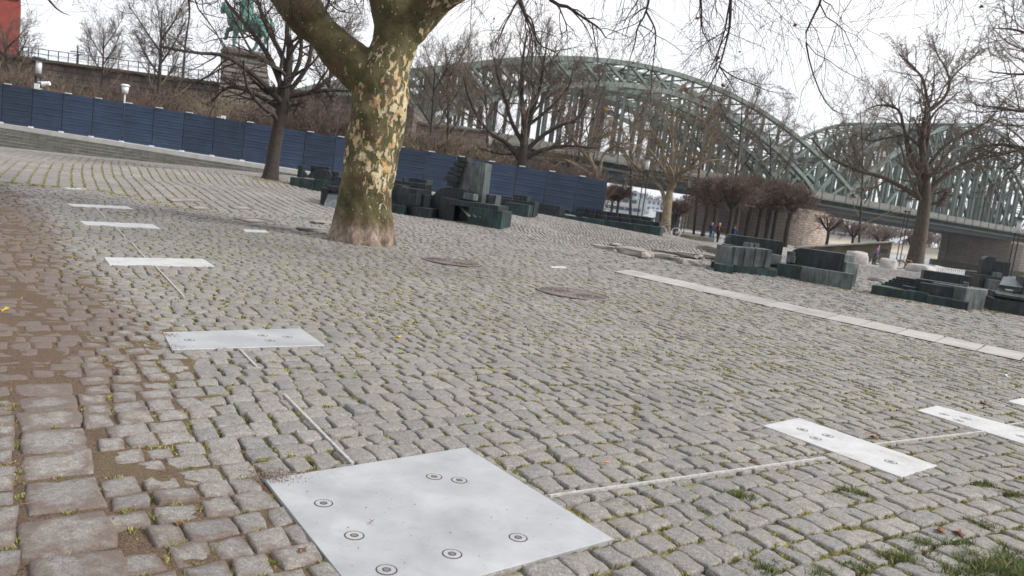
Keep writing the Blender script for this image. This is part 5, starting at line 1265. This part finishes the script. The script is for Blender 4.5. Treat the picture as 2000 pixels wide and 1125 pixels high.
# ------------------------------------------------------------------ bicycles
def bike(p, ang, label, fcol, lean=.0, tyre='dark'):
    e = empty('bicycle', p, label, 'bicycle'); p = np.array(p, float); a = np.array([math.cos(ang), math.sin(ang), 0]); nn_ = np.array([-a[1], a[0], 0]); r = .33
    z = np.array([0, 0, 1.]) * math.cos(lean) + nn_ * math.sin(lean); side = np.cross(a, z)
    for k_, nm in ((-.52, 'wheel'), (.52, 'wheel')):
        c = p + a * k_ + z * r; mb = MB(); mb.torus(c, side, r, .022, 32, 6); o = mb.build(nm, M[tyre], e, True)
        sp = MB()
        for i in range(14): t = 2 * math.pi * i / 14; sp.beam(c, c + (a * math.cos(t) + z * math.sin(t)) * r * .97, .004)
        sp.cyl(c - side * .04, c + side * .04, .025, .025, 8); sp.build('spokes', M['galv'], o)
    def q(x, y): return p + a * x + z * y
    mb = MB()
    for u_, v_ in (((-.52, .33), (-.08, .30)), ((-.08, .30), (-.2, .78)), ((-.52, .33), (-.18, .72)), ((-.18, .70), (.34, .76)), ((-.08, .30), (.36, .70)), ((.33, .85), (.52, .33))): mb.cyl(q(*u_), q(*v_), .02, .02, 8)
    mb.build('frame', M[fcol], e, True)
    mb = MB(); mb.cyl(q(.33, .84), q(.30, 1.02), .015, .015, 6); mb.cyl(q(.30, 1.02) - side * .28, q(.30, 1.02) + side * .28, .014, .014, 6); mb.build('handlebar', M['dark'], e)
    mb = MB(); mb.hexa([q(-.36, .86) - side * .07, q(-.10, .88) - side * .02, q(-.10, .88) + side * .02, q(-.36, .86) + side * .07, q(-.36, .91) - side * .07, q(-.10, .92) - side * .02, q(-.10, .92) + side * .02, q(-.36, .91) + side * .07]); mb.build('saddle', M['dark'], e)
    mb = MB(); mb.torus(q(-.08, .30), side, .09, .012, 16, 4); mb.beam(q(-.08, .30) - side * .06, q(0, .16) - side * .06, .02); mb.beam(q(-.08, .30) + side * .06, q(-.16, .44) + side * .06, .02); mb.build('crank', M['galv'], e)
    mb = MB()
    for s0_ in (-1, 1):
        c = p + a * .52 * s0_ + z * r; n_ = 8; 
        for i in range(n_):
            t0_, t1_ = .4 + 1.9 * i / n_, .4 + 1.9 * (i + 1) / n_; mb.beam(c + (a * math.cos(t0_) + z * math.sin(t0_)) * .37, c + (a * math.cos(t1_) + z * math.sin(t1_)) * .37, .045, .01)
    mb.build('mudguard', M['dark'], e)
    return e
bp = gb(1306, 453, 57); bike(bp, -.25, 'dark city bicycle with white front wheel parked beside the bronze rows', 'dark', .05, 'white')
bp = gb(1772, 523, 58); bike(bp, 2.6, 'ochre framed bicycle leaning at the foot of the river plane', 'yellow', .1)

# ------------------------------------------------------------------ people
def person(p, yaw, label, coat, legs, hair, stride=.18, scarf=None, coatlen=.0, h=1.72, bent=0.0):
    e = empty('person', p, label, 'person'); p = np.array(p, float); s = h / 1.75
    f = np.array([math.cos(yaw), math.sin(yaw), 0]); l = np.array([-f[1], f[0], 0]); z = np.array([0, 0, 1.])
    def q(a, b, c): return p + (f * a + l * b + z * c) * s
    hip, nk = .93, 1.46; b = bent
    caps = []
    for sd_, st_ in ((1, stride), (-1, -stride)):
        caps += [(q(0, .09 * sd_, hip), q(st_ * .55, .09 * sd_, .50), .085 * s, .058 * s), (q(st_ * .55, .09 * sd_, .50), q(st_ - .02, .09 * sd_, .09), .056 * s, .042 * s), (q(st_ - .04, .09 * sd_, .05), q(st_ + .15, .10 * sd_, .035), .042 * s, .034 * s)]
    caps += [(q(0, 0, hip), q(.02 + b * .3, 0, 1.15), .13 * s, .125 * s), (q(.02 + b * .3, 0, 1.15), q(.02 + b, 0, 1.36), .13 * s, .14 * s), (q(.02 + b, .10, 1.38), q(.02 + b, -.10, 1.38), .095 * s, .095 * s), (q(.02 + b, 0, 1.42), q(.04 + b, 0, 1.54), .06 * s, .055 * s), (q(.045 + b, 0, 1.60), q(.055 + b, 0, 1.66), .086 * s, .088 * s), (q(.13 + b, 0, 1.61), q(.145 + b, 0, 1.60), .018 * s, .014 * s)]
    arms = []
    for sd_, st_ in ((1, -stride), (-1, stride)):
        el = q(.02 + b + st_ * .3, .235 * sd_, 1.10); hd = q(.10 + b + st_ * .8, .22 * sd_, .86)
        arms += [(q(.02 + b, .17 * sd_, 1.38), el, .056 * s, .044 * s), (el, hd, .042 * s, .03 * s)]
        caps += [(hd, hd + (f * .03 - z * .09) * s, .032 * s, .026 * s), (hd + f * .02 * s, hd + (f * .06 - z * .05) * s, .014 * s, .01 * s)]
        for k_ in range(4): caps.append((hd + (l * (.018 * (k_ - 1.5)) - z * .07) * s, hd + (l * (.020 * (k_ - 1.5)) + f * .03 - z * (.13 + .01 * (k_ in (1, 2)))) * s, .010 * s, .008 * s))
    blob('body', caps + arms, M['skin'], e, voxel=.012)
    tor = [(q(0, 0, hip - .02 - coatlen * .3), q(.02 + b * .3, 0, 1.15), .155 * s, .15 * s), (q(.02 + b * .3, 0, 1.15), q(.02 + b, 0, 1.34), .15 * s, .158 * s), (q(.02 + b, .11, 1.37), q(.02 + b, -.11, 1.37), .112 * s, .112 * s)]
    cu = [(a_, c_, r0 * 1.28, r1 * 1.28) for a_, c_, r0, r1 in arms]
    blob('jacket', tor + cu, M[coat], e, voxel=.014)
    tl_ = []
    for sd_, st_ in ((1, stride), (-1, -stride)): tl_ += [(q(0, .085 * sd_, hip - .02), q(st_ * .55, .09 * sd_, .50), .115 * s, .078 * s), (q(st_ * .55, .09 * sd_, .50), q(st_ - .02, .09 * sd_, .12), .076 * s, .062 * s)]
    blob('trousers', tl_, M[legs], e, voxel=.014)
    sh = []
    for sd_, st_ in ((1, stride), (-1, -stride)): sh.append((q(st_ - .05, .09 * sd_, .055), q(st_ + .15, .10 * sd_, .045), .055 * s, .045 * s))
    blob('shoes', sh, M['blackcloth'], e, voxel=.014)
    blob('hair', [(q(.02 + b, 0, 1.66), q(.035 + b, 0, 1.70), .094 * s, .088 * s), (q(0 + b, 0, 1.60), q(.0 + b, 0, 1.66), .075 * s, .085 * s)], M[hair], e, voxel=.012)
    if scarf: blob('scarf', [(q(.03 + b, .05, 1.44), q(.03 + b, -.05, 1.44), .085 * s, .085 * s), (q(.13 + b, .04, 1.40), q(.16 + b, .03, 1.12), .045 * s, .04 * s)], M[scarf], e, voxel=.012)
    return e
person(gb(1387, 468, 70), -1.9, 'person in navy coat and light blue jeans walking beside the clipped trees', 'navycoat', 'denim', 'brownhair', .12, coatlen=.3)
person(gb(1401, 471, 70), -2.1, 'person with grey hair, black coat and red scarf walking beside the other', 'blackcloth', 'blackcloth', 'greyhair', .22, 'redcloth', coatlen=.3)
person(gb(1430, 476, 70), 1.2, 'person in dark coat half hidden by the clipped tree trunks', 'navycoat', 'blackcloth', 'brownhair', .08)
person(gb(1707, 515, 64), -.6, 'person in purple jacket standing with a bicycle between two boulders', 'purple', 'blackcloth', 'brownhair', .08, bent=.08, h=1.6)
bike(gb(1702, 516, 63.3), .3, 'dark bicycle held by the person in purple', 'dark')

# ------------------------------------------------------------------ litter
def leaf(px, py, s_, mat, label, name='dead_leaf', cat='leaf', group='dry leaves on the cobbles'):
    c = G(px, py); c[2] = H(c[0], c[1]) + .004; mb = MB(); leafmesh(mb, c, s_, px * .7, .55); o = mb.build(name, M[mat]); setp(o, label, cat, group)
for a_ in [(1250, 611, .05, 'leafbrown', 'curled dark leaf right of the nearer manhole cover'), (1467, 902, .02, 'leafbrown', 'small brown leaf just above the long metal strip'), (1706, 857, .035, 'leafbrown', 'brown leaf at the upper edge of the stained plate'), (1921, 791, .035, 'leafbrown', 'dark curled leaf above the cut oblong plate'), (308, 540, .045, 'leafbrown', 'dark leaf beside the strip left of the field'), (80, 411, .06, 'leafbrown', 'dark leaf in the dirt at far left'), (4, 607, .05, 'leafyellow', 'orange leaf in the dirt at the left edge'), (1835, 1040, .03, 'leafbrown', 'brown leaf in the grassy joints, lower right'), (1870, 1045, .035, 'leafbrown', 'pale brown leaf before the grass corner'), (345, 1025, .02, 'leafbrown', 'reddish leaf scrap lower left between stones'), (590, 1078, .02, 'leafbrown', 'leaf scrap left of the large plate edge'), (778, 660, .03, 'leafyellow', 'ochre leaf in the middle of the field'), (1140, 890, .014, 'leafbrown', 'tiny leaf scrap above the plate corner'), (600, 760, .015, 'leafbrown', 'tiny leaf scrap right of the left strip')]: leaf(*a_)
leaf(1963, 736, .045, 'white', 'white scrap of paper on the cobbles at right', 'paper_scrap', 'litter', None)
c = G(1185, 905); mb = MB(); mb.cyl(c + [-.014, .003, .006], c + [.014, -.004, .006], .0045, .0045, 8); setp(mb.build('cigarette_end', M['orange']), 'orange cigarette end on a cobble right of the large plate', 'litter')
for (px, py, dx, dy_) in ((722, 1022, .012, .03), (560, 921, .09, .01), (1690, 845, .10, -.02), (40, 985, .05, .03)):
    c = G(px, py, .012); mb = MB(); mb.cyl(c, c + [dx, dy_, .004], .0022, .0012, 5); mb.cyl(c + [dx * .5, dy_ * .5, .002], c + [dx * .5 - .012, dy_ * .5 + .012, .004], .0015, .001, 5)
    setp(mb.build('twig', M['leafbrown']), {722: 'forked brown twig lying on the large plate', 560: 'twig at the chipped corner of the large plate', 1690: 'twig above the stained oblong plate', 40: 'twig in the dirt at the lower left edge'}[px], 'twig', 'fallen twigs')
# grit on the plates and in the dirt
gr_ = MB(); rgg = random.Random(4)
def grit(x, y, z, s_):
    o = len(gr_.v); gr_.add([(x - s_, y, z), (x, y - s_, z), (x + s_, y, z), (x, y + s_, z), (x, y, z + s_ * .9)], [(0, 1, 4), (1, 2, 4), (2, 3, 4), (3, 0, 4)])
for px, py in ((788, 1020), (752, 1001), (761, 992), (731, 995), (906, 1005), (803, 1046), (680, 1030), (715, 991), (1030, 1012), (1058, 985), (790, 1099), (1042, 1047), (576, 990), (657, 999), (945, 1104), (810, 985), (700, 1070), (880, 1040), (960, 1010), (765, 975), (840, 960), (990, 995), (600, 960), (620, 1020), (430, 668), (470, 668), (350, 663), (420, 676), (1720, 882), (1714, 894), (1655, 860), (1700, 870), (1900, 828), (1918, 827)):
    c = G(px, py, .011); grit(c[0], c[1], H(c[0], c[1]) + .0105, rgg.uniform(.0018, .004))
for cx_, cy_, sx_, n_ in ((524, 934, .05, 420), (540, 925, .06, 260), (322, 654, .05, 300), (326, 678, .06, 200), (700, 1175, .05, 100)):
    c = G(cx_, cy_)
    for i in range(n_):
        x = c[0] + rgg.gauss(0, sx_); y = c[1] + rgg.gauss(0, sx_ * .6); grit(x, y, H(x, y) + .004 + rgg.uniform(0, .004), rgg.uniform(.0012, .0038))
for i in range(11000):
    x = rgg.uniform(-3.2, .6); y = rgg.uniform(1.4, 9)
    d_ = float(dirtf(x, y))
    if rgg.random() < d_ * 1.1 + .05: grit(x, y, H(x, y) - .012 + rgg.uniform(0, .012), rgg.uniform(.0012, .0042))
setp(gr_.build('grit', M['grit']), 'fine brown grit scattered in the joints and on the plates', 'grit', kind='stuff')
# ------------------------------------------------------------------ arch bridge
BO = np.array([26.6, 149.0]); BT = np.array([.81, .586]); BW = np.array([-.586, .81]); DZ = 10.2
be = empty('arch_bridge', (*BO, 0), 'long green steel railway bridge with two tied arches crossing the river', 'bridge')
def bp_(t, w_, z): q = BO + BT * t + BW * w_; return np.array([q[0], q[1], z])
dk = MB()
for w0_, w1_, z0_, z1_ in ((0.4, 29.5, DZ - 4.0, DZ - 1.6),):
    q = [bp_(-72, w0_, z0_), bp_(330, w0_, z0_), bp_(330, w1_, z0_), bp_(-72, w1_, z0_)]; dk.hexa(q + [p + [0, 0, z1_ - z0_] for p in q])
dk.build('girder', M['green_dark'], be)
dk = MB(); q = [bp_(-72, -2.2, DZ - 1.6), bp_(330, -2.2, DZ - 1.6), bp_(330, 30, DZ - 1.6), bp_(-72, 30, DZ - 1.6)]; dk.hexa(q + [p + [0, 0, .35] for p in q]); dk.build('deck', M['green_steel'], be)
pr = MB(); q = [bp_(-72, -2.3, DZ - 1.35), bp_(330, -2.3, DZ - 1.35), bp_(330, -2.15, DZ - 1.35), bp_(-72, -2.15, DZ - 1.35)]; pr.hexa(q + [p + [0, 0, 1.25] for p in q])
for i in range(86): t = -72 + i * 4.7; pr.beam(bp_(t, -2.36, DZ - 1.6), bp_(t, -2.36, DZ), .14)
pr.build('parapet', M['parapet'], be)
hr = MB()
for i in range(86): t = -72 + i * 4.7; hr.beam(bp_(t, -.2, DZ - 2.6), bp_(t, -2.2, DZ - 1.7), .12)
hr.beam(bp_(-72, -.3, DZ - 2.7), bp_(330, -.3, DZ - 2.7), .3, .4); hr.build('brackets', M['green_steel'], be)
def truss(t0, t1, zt, zl, w_, lab, ins=17.0, panels=24):
    c = (t0 + t1) / 2; L = (t1 - t0) / 2; Ll = L - ins
    def top(t): return DZ + zt * (1 - ((t - c) / L) ** 2)
    def low(t): return DZ + zl * (1 - ((t - c) / Ll) ** 2) if abs(t - c) < Ll else DZ - .5
    ts = np.linspace(t0, t1, panels + 1); ch = MB(); web = MB(); hg = MB()
    for a, b in zip(ts[:-1], ts[1:]): ch.beam(bp_(a, w_, top(a)), bp_(b, w_, top(b)), .95, .8)
    tl_ = ts[abs(ts - c) < Ll + 2]; tl_ = np.concatenate([[c - Ll], ts[abs(ts - c) < Ll - .5], [c + Ll]])
    for a, b in zip(tl_[:-1], tl_[1:]): ch.beam(bp_(a, w_, low(a)), bp_(b, w_, low(b)), .95, .8)
    for s_ in (-1, 1): ch.beam(bp_(c + s_ * Ll, w_, DZ - .9), bp_(c + s_ * Ll, w_, top(c + s_ * Ll) + .2), .6, .6)
    arc = ch.build('arch', M['green_steel'], be)
    for i, t in enumerate(ts[1:-1]):
        zl_ = max(low(t), DZ - .8); web.beam(bp_(t, w_, zl_), bp_(t, w_, top(t)), .5, .5)
        t2 = ts[i + 2] if t < c else ts[i]
        web.beam(bp_(t, w_, top(t)), bp_(t2, w_, max(low(t2), DZ - .8)), .42, .42)
        if abs(t - c) < Ll: hg = MB(); hg.beam(bp_(t, w_, DZ - 1), bp_(t, w_, low(t)), .50, .50); hg.build('hanger', M['green_steel'], arc)
    web.build('lattice', M['green_steel'], arc)
    return top, low, ts
for (t0, t1, zt, zl) in ((-69, 63, 16.3, 12.8), (58, 180, 25.2, 19.8), (186, 290, 20, 16)):
    wl = [0, 8, 12, 20, 24, 32] if t0 < 180 else [0, 10]
    for w_ in wl: tp_, lw_, ts = truss(t0, t1, zt, zl, w_, '')
    cb = MB()
    for i in range(0, len(wl), 2):
        for k in range(1, len(ts) - 1):
            t = ts[k]; z = tp_(t)
            if z < DZ + 5: continue
            cb.beam(bp_(t, wl[i], z), bp_(t, wl[i + 1], z), .26); cb.beam(bp_(t, wl[i], z), bp_(ts[k + 1], wl[i + 1], tp_(ts[k + 1])), .15); cb.beam(bp_(t, wl[i], max(lw_(t), DZ + 5)), bp_(t, wl[i + 1], max(lw_(t), DZ + 5)), .2)
            cb.beam(bp_(t, wl[i], z), bp_(t, wl[i + 1], max(lw_(t), DZ + 5)), .13)
    cb.build('bracing', M['green_steel'], be)
# overhead masts on the deck
for i in range(18):
    mb = MB(); t = -60 + i * 16; mb.beam(bp_(t, 10, DZ - 1), bp_(t, 10, DZ + 7.5), .3); mb.beam(bp_(t, 4, DZ + 6.8), bp_(t, 16, DZ + 6.8), .18); mb.build('mast', M['green_dark'], be)
def pier(t0, t1, w0_, w1_, ztop, zb, mat1, mat2, ang):
    mb = MB(); q = [bp_(t0, w0_ + 1.2, zb), bp_(t1, w0_ + 1.2, zb), bp_(t1, w1_, zb), bp_(t0, w1_, zb)]; mb.hexa(q + [p + [0, 0, ztop - zb] for p in q]); pr_ = mb.build('pier', M[mat1], be)
    # rounded cut-water nose with quoins
    pl = []; c = (t0 + t1) / 2; r = (t1 - t0) / 2 + .25
    for a in np.linspace(math.pi, 2 * math.pi, 14): pl.append(bp_(c + r * math.cos(a), w0_ + 1.15 + r * .75 * math.sin(a), zb))
    n_ = MB(); n_.prism(pl, (0, 0, ztop - zb - .6)); n_.build('nose', M[mat2], pr_)
    k_ = MB(); q = [bp_(t0 - .5, w0_ - .6 + 1.2, ztop - .9), bp_(t1 + .5, w0_ + .6, ztop - .9), bp_(t1 + .5, w1_ + .5, ztop - .9), bp_(t0 - .5, w1_ + .5, ztop - .9)]; k_.hexa(q + [p + [0, 0, .88] for p in q]); k_.build('cornice', M[mat2], pr_)
    k_ = MB(); q = [bp_(t0 - .25, w1_ - 2.2, zb), bp_(t0 + 1, w1_ - 2.2, zb), bp_(t0 + 1, w1_ + .2, zb), bp_(t0 - .25, w1_ + .2, zb)]; k_.hexa(q + [p + [0, 0, ztop - zb - 1] for p in q]); k_.build('quoins', M[mat2], pr_)
pier(41, 52, 0, 33, DZ - 4.02, -5.5, 'pier', 'pier_light', 0)
pier(147, 159, -1, 20, DZ - 4.02, -5.5, 'pier', 'pier', 0)
mb = MB(); pl = [bp_(153 + 9.5 * math.cos(a), 8 + 17 * math.sin(a), -5) for a in np.linspace(0, 2 * math.pi, 20, False)]; mb.prism(pl, (0, 0, 2.6)); mb.build('footing', M['rampwall'], be)

# masonry abutment right of the trunk, seen over the hoarding
ab = empty('bridge_abutment', (P(880, 300, 96)[0], 96, 2), 'brown masonry abutment with flat coping behind thickets right of the trunk', 'abutment')
mb = MB(); boxpx(mb, 790, 948, 238, 330, 96, 14); mb.build('wall', M['pier'], ab); mb = MB(); boxpx(mb, 788, 951, 234, 238.4, 95.6, 15); mb.build('coping', M['parapet'], ab)

# ------------------------------------------------------------------ railway wall on the left with fence and masts
ve = empty('viaduct', (P(200, 180, 86)[0], 86, 3), 'dark soot stained railway retaining wall behind the thickets at left', 'wall')
mb = MB(); boxpx(mb, -160, 432, 87, 260, 86, 6); mb.build('wall', M['viaduct'], ve); mb = MB(); boxpx(mb, -162, 432, 83, 88, 85.6, 7); mb.build('coping', M['rampwall'], ve)
mb = MB(); boxpx(mb, 60, 432, 151, 156, 85.4, .7); mb.build('ledge', M['rampwall'], ve)
mb = MB()
for i in range(30):
    x_ = -140 + i * 19.5; y_ = 83 + (x_ + 162) * math.tan(ROLL); p = P(x_, y_, 85.8); mb.beam(p, p + [0, 0, 1.0], .07)
p0 = P(-140, 83 + 22 * math.tan(ROLL), 85.8) + [0, 0, 1.0]; p1 = P(425, 83 + 587 * math.tan(ROLL), 85.8) + [0, 0, 1.0]; mb.beam(p0, p1, .07); mb.beam(p0 - [0, 0, .5], p1 - [0, 0, .5], .05)
mb.build('railing', M['green_dark'], ve)
# second stretch behind the plane tree
v2 = empty('viaduct', (P(640, 230, 92)[0], 92, 3), 'low brown parapet stretch between pedestal and mottled trunk', 'wall')
mb = MB(); boxpx(mb, 515, 800, 170, 330, 92, 8); mb.build('wall', M['viaduct'], v2); mb = MB(); boxpx(mb, 515, 800, 166, 170.5, 91.7, 9); mb.build('coping', M['rampwall'], v2)
for i, (px, yb, yt, lb) in enumerate([(357, 150, 60, 'dark pointed mast above the railway wall near the pedestal'), (150, 126, 88, 'thin railway mast right of the red building'), (302, 145, 115, 'greenish short railway mast left of centre'), (12, 110, 70, 'railway mast hidden by the red building edge')]):
    b = P(px, yb, 90); tp = P(px + (yb - yt) * .13, yt, 90); e = empty('railway_mast', b, lb, 'mast', 'masts of the railway line'); mb = MB(); mb.cyl(b - [0, 0, 2], [b[0], 90, tp[2]], .22 if i == 0 else .12, .06, 8); mb.build('pole', M['green_dark'], e)
    mb = MB(); z_ = tp[2] - .8; mb.beam([b[0] - .8, 90, z_], [b[0] + .8, 90, z_], .10); mb.beam([b[0] - .5, 90, z_ - .5], [b[0] + .7, 90, z_ - .2], .07); mb.build('arm', M['green_dark'], e)
for i, (dz, lb) in enumerate([(0, 'upper overhead railway wire against the sky'), (-.9, 'lower overhead railway wire against the sky')]):
    mb = MB(); a_ = P(-60, 70, 90) + [0, 0, dz]; b_ = P(430, 135, 90) + [0, 0, dz]
    for k in range(14): t0_, t1_ = k / 14, (k + 1) / 14; s_ = lambda t: a_ + (b_ - a_) * t - np.array([0, 0, 1.2 * 4 * t * (1 - t)]); mb.beam(s_(t0_), s_(t1_), .035)
    setp(mb.build('overhead_wire', M['green_dark']), lb, 'wire', 'overhead wires of the railway')

# ------------------------------------------------------------------ monument: pedestal with rider
Ym = 84; me_ = empty('rider_monument', (P(475, 300, Ym)[0], Ym, 2.5), 'tall stone pedestal with green bronze horse and rider behind the bare tree', 'monument')
prof = [(405, 560, 330, 250), (412, 552, 250, 215), (425, 540, 215, 170), (432, 530, 170, 118), (430, 527, 118, 97), (437, 515, 97, 89)]
mb = MB()
for i in range(60):
    f = i / 60; yy = 330 - f * 241
    xl = np.interp(yy, [89, 97, 118, 150, 200, 250, 330], [440, 432, 430, 431, 424, 412, 402]); xr_ = np.interp(yy, [89, 97, 118, 150, 200, 250, 330], [512, 523, 523, 527, 538, 550, 562])
    j = (.8 if i % 3 else 0); boxpx(mb, xl + j, xr_ - j, yy - 4.05, yy - .0, Ym - 3 + .05 * (i % 3), 5.5, .33)
mb.build('pedestal', M['pedestal'], me_)
mb = MB(); boxpx(mb, 431, 524, 95, 99, Ym - 3.2, 6.2, .33); mb.build('cornice', M['rampwall'], me_)
def q(px, py, dy=0): return P(px, py, Ym + dy)
k = Ym / F
caps = [(q(462, 42), q(505, 48), 17 * k, 18 * k), (q(505, 48), q(520, 50), 18 * k, 16 * k), (q(462, 42), q(448, 20), 14 * k, 9 * k), (q(448, 20), q(440, 10), 9 * k, 7 * k), (q(440, 10), q(434, 24), 7 * k, 4 * k)]
for x0_, y0_, x1_, y1_, x2_, y2_, dy in ((463, 55, 458, 72, 457, 92, -.6), (461, 52, 445, 58, 441, 74, .6), (515, 60, 522, 76, 510, 96, -.6), (512, 60, 505, 78, 497, 95, .6)): caps += [(q(x0_, y0_, dy), q(x1_, y1_, dy), 7 * k, 4 * k), (q(x1_, y1_, dy), q(x2_, y2_, dy), 4 * k, 3 * k), (q(x2_, y2_, dy), q(x2_ - 3, y2_ + 2, dy), 3.6 * k, 3 * k)]
caps += [(q(530, 46), q(536, 78), 4 * k, 2.5 * k)]
blob('horse', caps, M['verdigris'], me_, voxel=.10, noise=.05)
caps = [(q(482, 30), q(484, -2), 11 * k, 12 * k), (q(484, -2), q(486, -20), 10 * k, 6 * k), (q(487, -28), q(487, -32), 6.5 * k, 6.5 * k), (q(480, 30, -1), q(470, 50, -1.2), 7 * k, 5 * k), (q(470, 50, -1.2), q(473, 68, -1.2), 5 * k, 3.5 * k), (q(480, 30, 1), q(470, 50, 1.2), 7 * k, 5 * k), (q(484, -6, -.6), q(470, 8, -.8), 5 * k, 4 * k), (q(470, 8, -.8), q(458, 4, -.6), 4 * k, 3 * k)]
blob('rider', caps, M['verdigris'], me_, voxel=.10, noise=.05)
# dark green lump left of the horse in the photo: second figure group on the railway wall skyline
rb = empty('red_building', (P(10, 110, 130)[0], 130, 4), 'tall red clad building cut by the upper left corner', 'building')
mb = MB(); boxpx(mb, -160, 37, -42, 130, 130, 14, .57); mb.build('wall', M['redwall'], rb)
for i in range(13):
    mb = MB(); boxpx(mb, -120 + i * 12, -117.5 + i * 12, -40 + i * 3.8, 124 + i * 1.4, 129 + i * 1.0, .5, .57); mb.build('rib', M['redwall'], rb)
mb = MB(); boxpx(mb, -164, 39, -46, -42, 129.4, 15, .57); mb.build('roof_edge', M['dark'], rb)

# ------------------------------------------------------------------ river ships and the far bank
def ship(x0_, x1_, yb, yd, Y, label, rows):
    e = empty('river_ship', P((x0_ + x1_) / 2, yb, Y), label, 'ship', 'white river cruise ships'); L = P(x1_, yb, Y)[0] - P(x0_, yb, Y)[0]; c = P((x0_ + x1_) / 2, (yb + yd) / 2, Y); z0_ = -4.0
    x0w = c[0] - L / 2; x1w = c[0] + L / 2
    mb = MB(); mb.prism([(x0w, Y, z0_), (x1w - 3, Y, z0_), (x1w, Y, z0_ + 1.6), (x0w, Y, z0_ + 1.6)], (0, 9, 0)); mb.build('hull', M['white'], e)
    for r_ in range(rows):
        zz_ = z0_ + 1.6 + 2.1 * r_; mb = MB(); mb.box(((x0w + x1w) / 2 - .8, Y + 4.5, zz_ + 1.05), (L / 2 - 2.0 - r_, 4 - .3 * r_, 1.03)); dk_ = mb.build('deck', M['white'], e)
        wn = MB(); n_ = int(L / 2.1)
        for i in range(n_):
            xw = x0w + 3 + r_ + i * 2.1
            if xw > x1w - 5 - r_: break
            wn.box((xw + .6, Y + .5 + .3 * r_ - .03, zz_ + 1.15), (.78 if r_ % 2 == 0 else .95, .04, .42))
        wn.build('window_row', M['glass'], dk_)
    mb = MB(); mb.box((x1w - 9, Y + 4.5, z0_ + 2.4 + 2.1 * rows), (3, 2.6, .9)); mb.build('wheelhouse', M['white'], e); mb = MB(); mb.box((x1w - 9, Y + 1.85, z0_ + 2.5 + 2.1 * rows), (2.6, .04, .4)); mb.build('bridge_window', M['glass'], e)
    mb = MB(); mb.cyl((x1w - 12, Y + 4, z0_ + 2 + 2.1 * rows), (x1w - 12, Y + 4, z0_ + 6 + 2.1 * rows), .12, .08, 6); mb.build('mast', M['white'], e)
ship(1130, 1290, 425, 395, 205, 'white three deck river ship moored behind the hoarding end', 3)
ship(1262, 1372, 425, 405, 262, 'white two deck river ship partly behind the dark kiosk', 2)
rgb_ = random.Random(9)
FB = []
for i, (px, wpx, hpx, Y, lb) in enumerate([(1205, 36, 34, 520, 'pale distant building left of the ship mast on the far bank'), (1246, 30, 30, 560, 'grey distant building directly above the river ship'), (1275, 26, 22, 540, 'low distant building right of the twin lamp'), (1345, 34, 20, 560, 'distant hall left of the bridge pier'), (1640, 60, 14, 540, 'long bluish distant building right of the brick pier end'), (1715, 44, 12, 560, 'low distant block above the ramp wall'), (1800, 40, 12, 560, 'bluish distant building beside the river plane trunk')]):
    yb = HZ0 + math.tan(ROLL) * (px - 1000); b = P(px, yb, Y); e = empty('far_building', (b[0], Y, .5), lb, 'building', 'buildings on the far bank'); W_ = wpx / F * Y; Hh = hpx / F * Y
    mb = MB(); mb.box((b[0], Y + 6, .5 + Hh / 2), (W_ / 2, 6, Hh / 2)); mb.build('wall', M['lightwall'], e); mb = MB(); mb.box((b[0], Y + 6, .5 + Hh + .4), (W_ / 2 + .4, 6.4, .4)); mb.build('roof', M['haze_roof'], e)
    mb = MB(); nf = max(2, int(Hh / 3.2)); nw = max(3, int(W_ / 2.6))
    for a in range(nf):
        for c_ in range(nw): mb.box((b[0] - W_ / 2 + (c_ + .5) * W_ / nw, Y - .03, .5 + (a + .55) * Hh / nf), (W_ / nw * .3, .04, Hh / nf * .28))
    mb.build('windows', M['glass'], e)
rng = np.random.default_rng(91)
# far wood on the other bank
n_ = 2600; t = rng.uniform(-900, 500, n_); dq = rng.uniform(375, 440, n_); bx = BK[0] + BN[0] * dq + BD[0] * t; by = BK[1] + BN[1] * dq + BD[1] * t
base = np.stack([bx, by, np.full(n_, .5)], 1); d = rng.normal(size=(n_, 3)) * .3; d[:, 2] = 1; hh = rng.uniform(6, 13, n_)
Pp = np.stack([base + d * (hh * f)[:, None] for f in np.linspace(0, 1, 4)], 1); Rr = np.full((n_, 1), .3) * np.linspace(1, .3, 4)[None]
a_ = grow(Pp, Rr, hh, 8, rng, .25, 1, (.7, .2), .5, .6, 4, .2, .05, .4, .18); b_ = grow(a_[0], a_[1], a_[2], 4, rng, .2, 1, (.7, .25), .5, .7, 3, .2, .03, .5, .15)
o = tubes([(Pp, Rr, 3), (a_[0], a_[1], 3), (b_[0], b_[1], 3)], 'far_wood', M['twig_brown']); setp(o, 'bare brownish wood along the far river bank', 'wood', kind='stuff')

# ------------------------------------------------------------------ air
hm = bpy.data.materials.new('haze'); hm.use_nodes = True; ht = hm.node_tree; ht.nodes.clear()
ho = ht.nodes.new('ShaderNodeOutputMaterial'); hv = ht.nodes.new('ShaderNodeVolumePrincipled'); hv.inputs['Color'].default_value = (.93, .95, 1, 1); hv.inputs['Density'].default_value = HAZE
hv.inputs['Anisotropy'].default_value = .2; ht.links.new(hv.outputs[0], ho.inputs['Volume'])
if HAZE > 0:
    mb = MB(); mb.box((0, 0, 22), (4700, 4700, 30)); hz = mb.build('haze', hm); setp(hz, 'pale winter haze over the river and bridge', 'haze', kind='stuff')
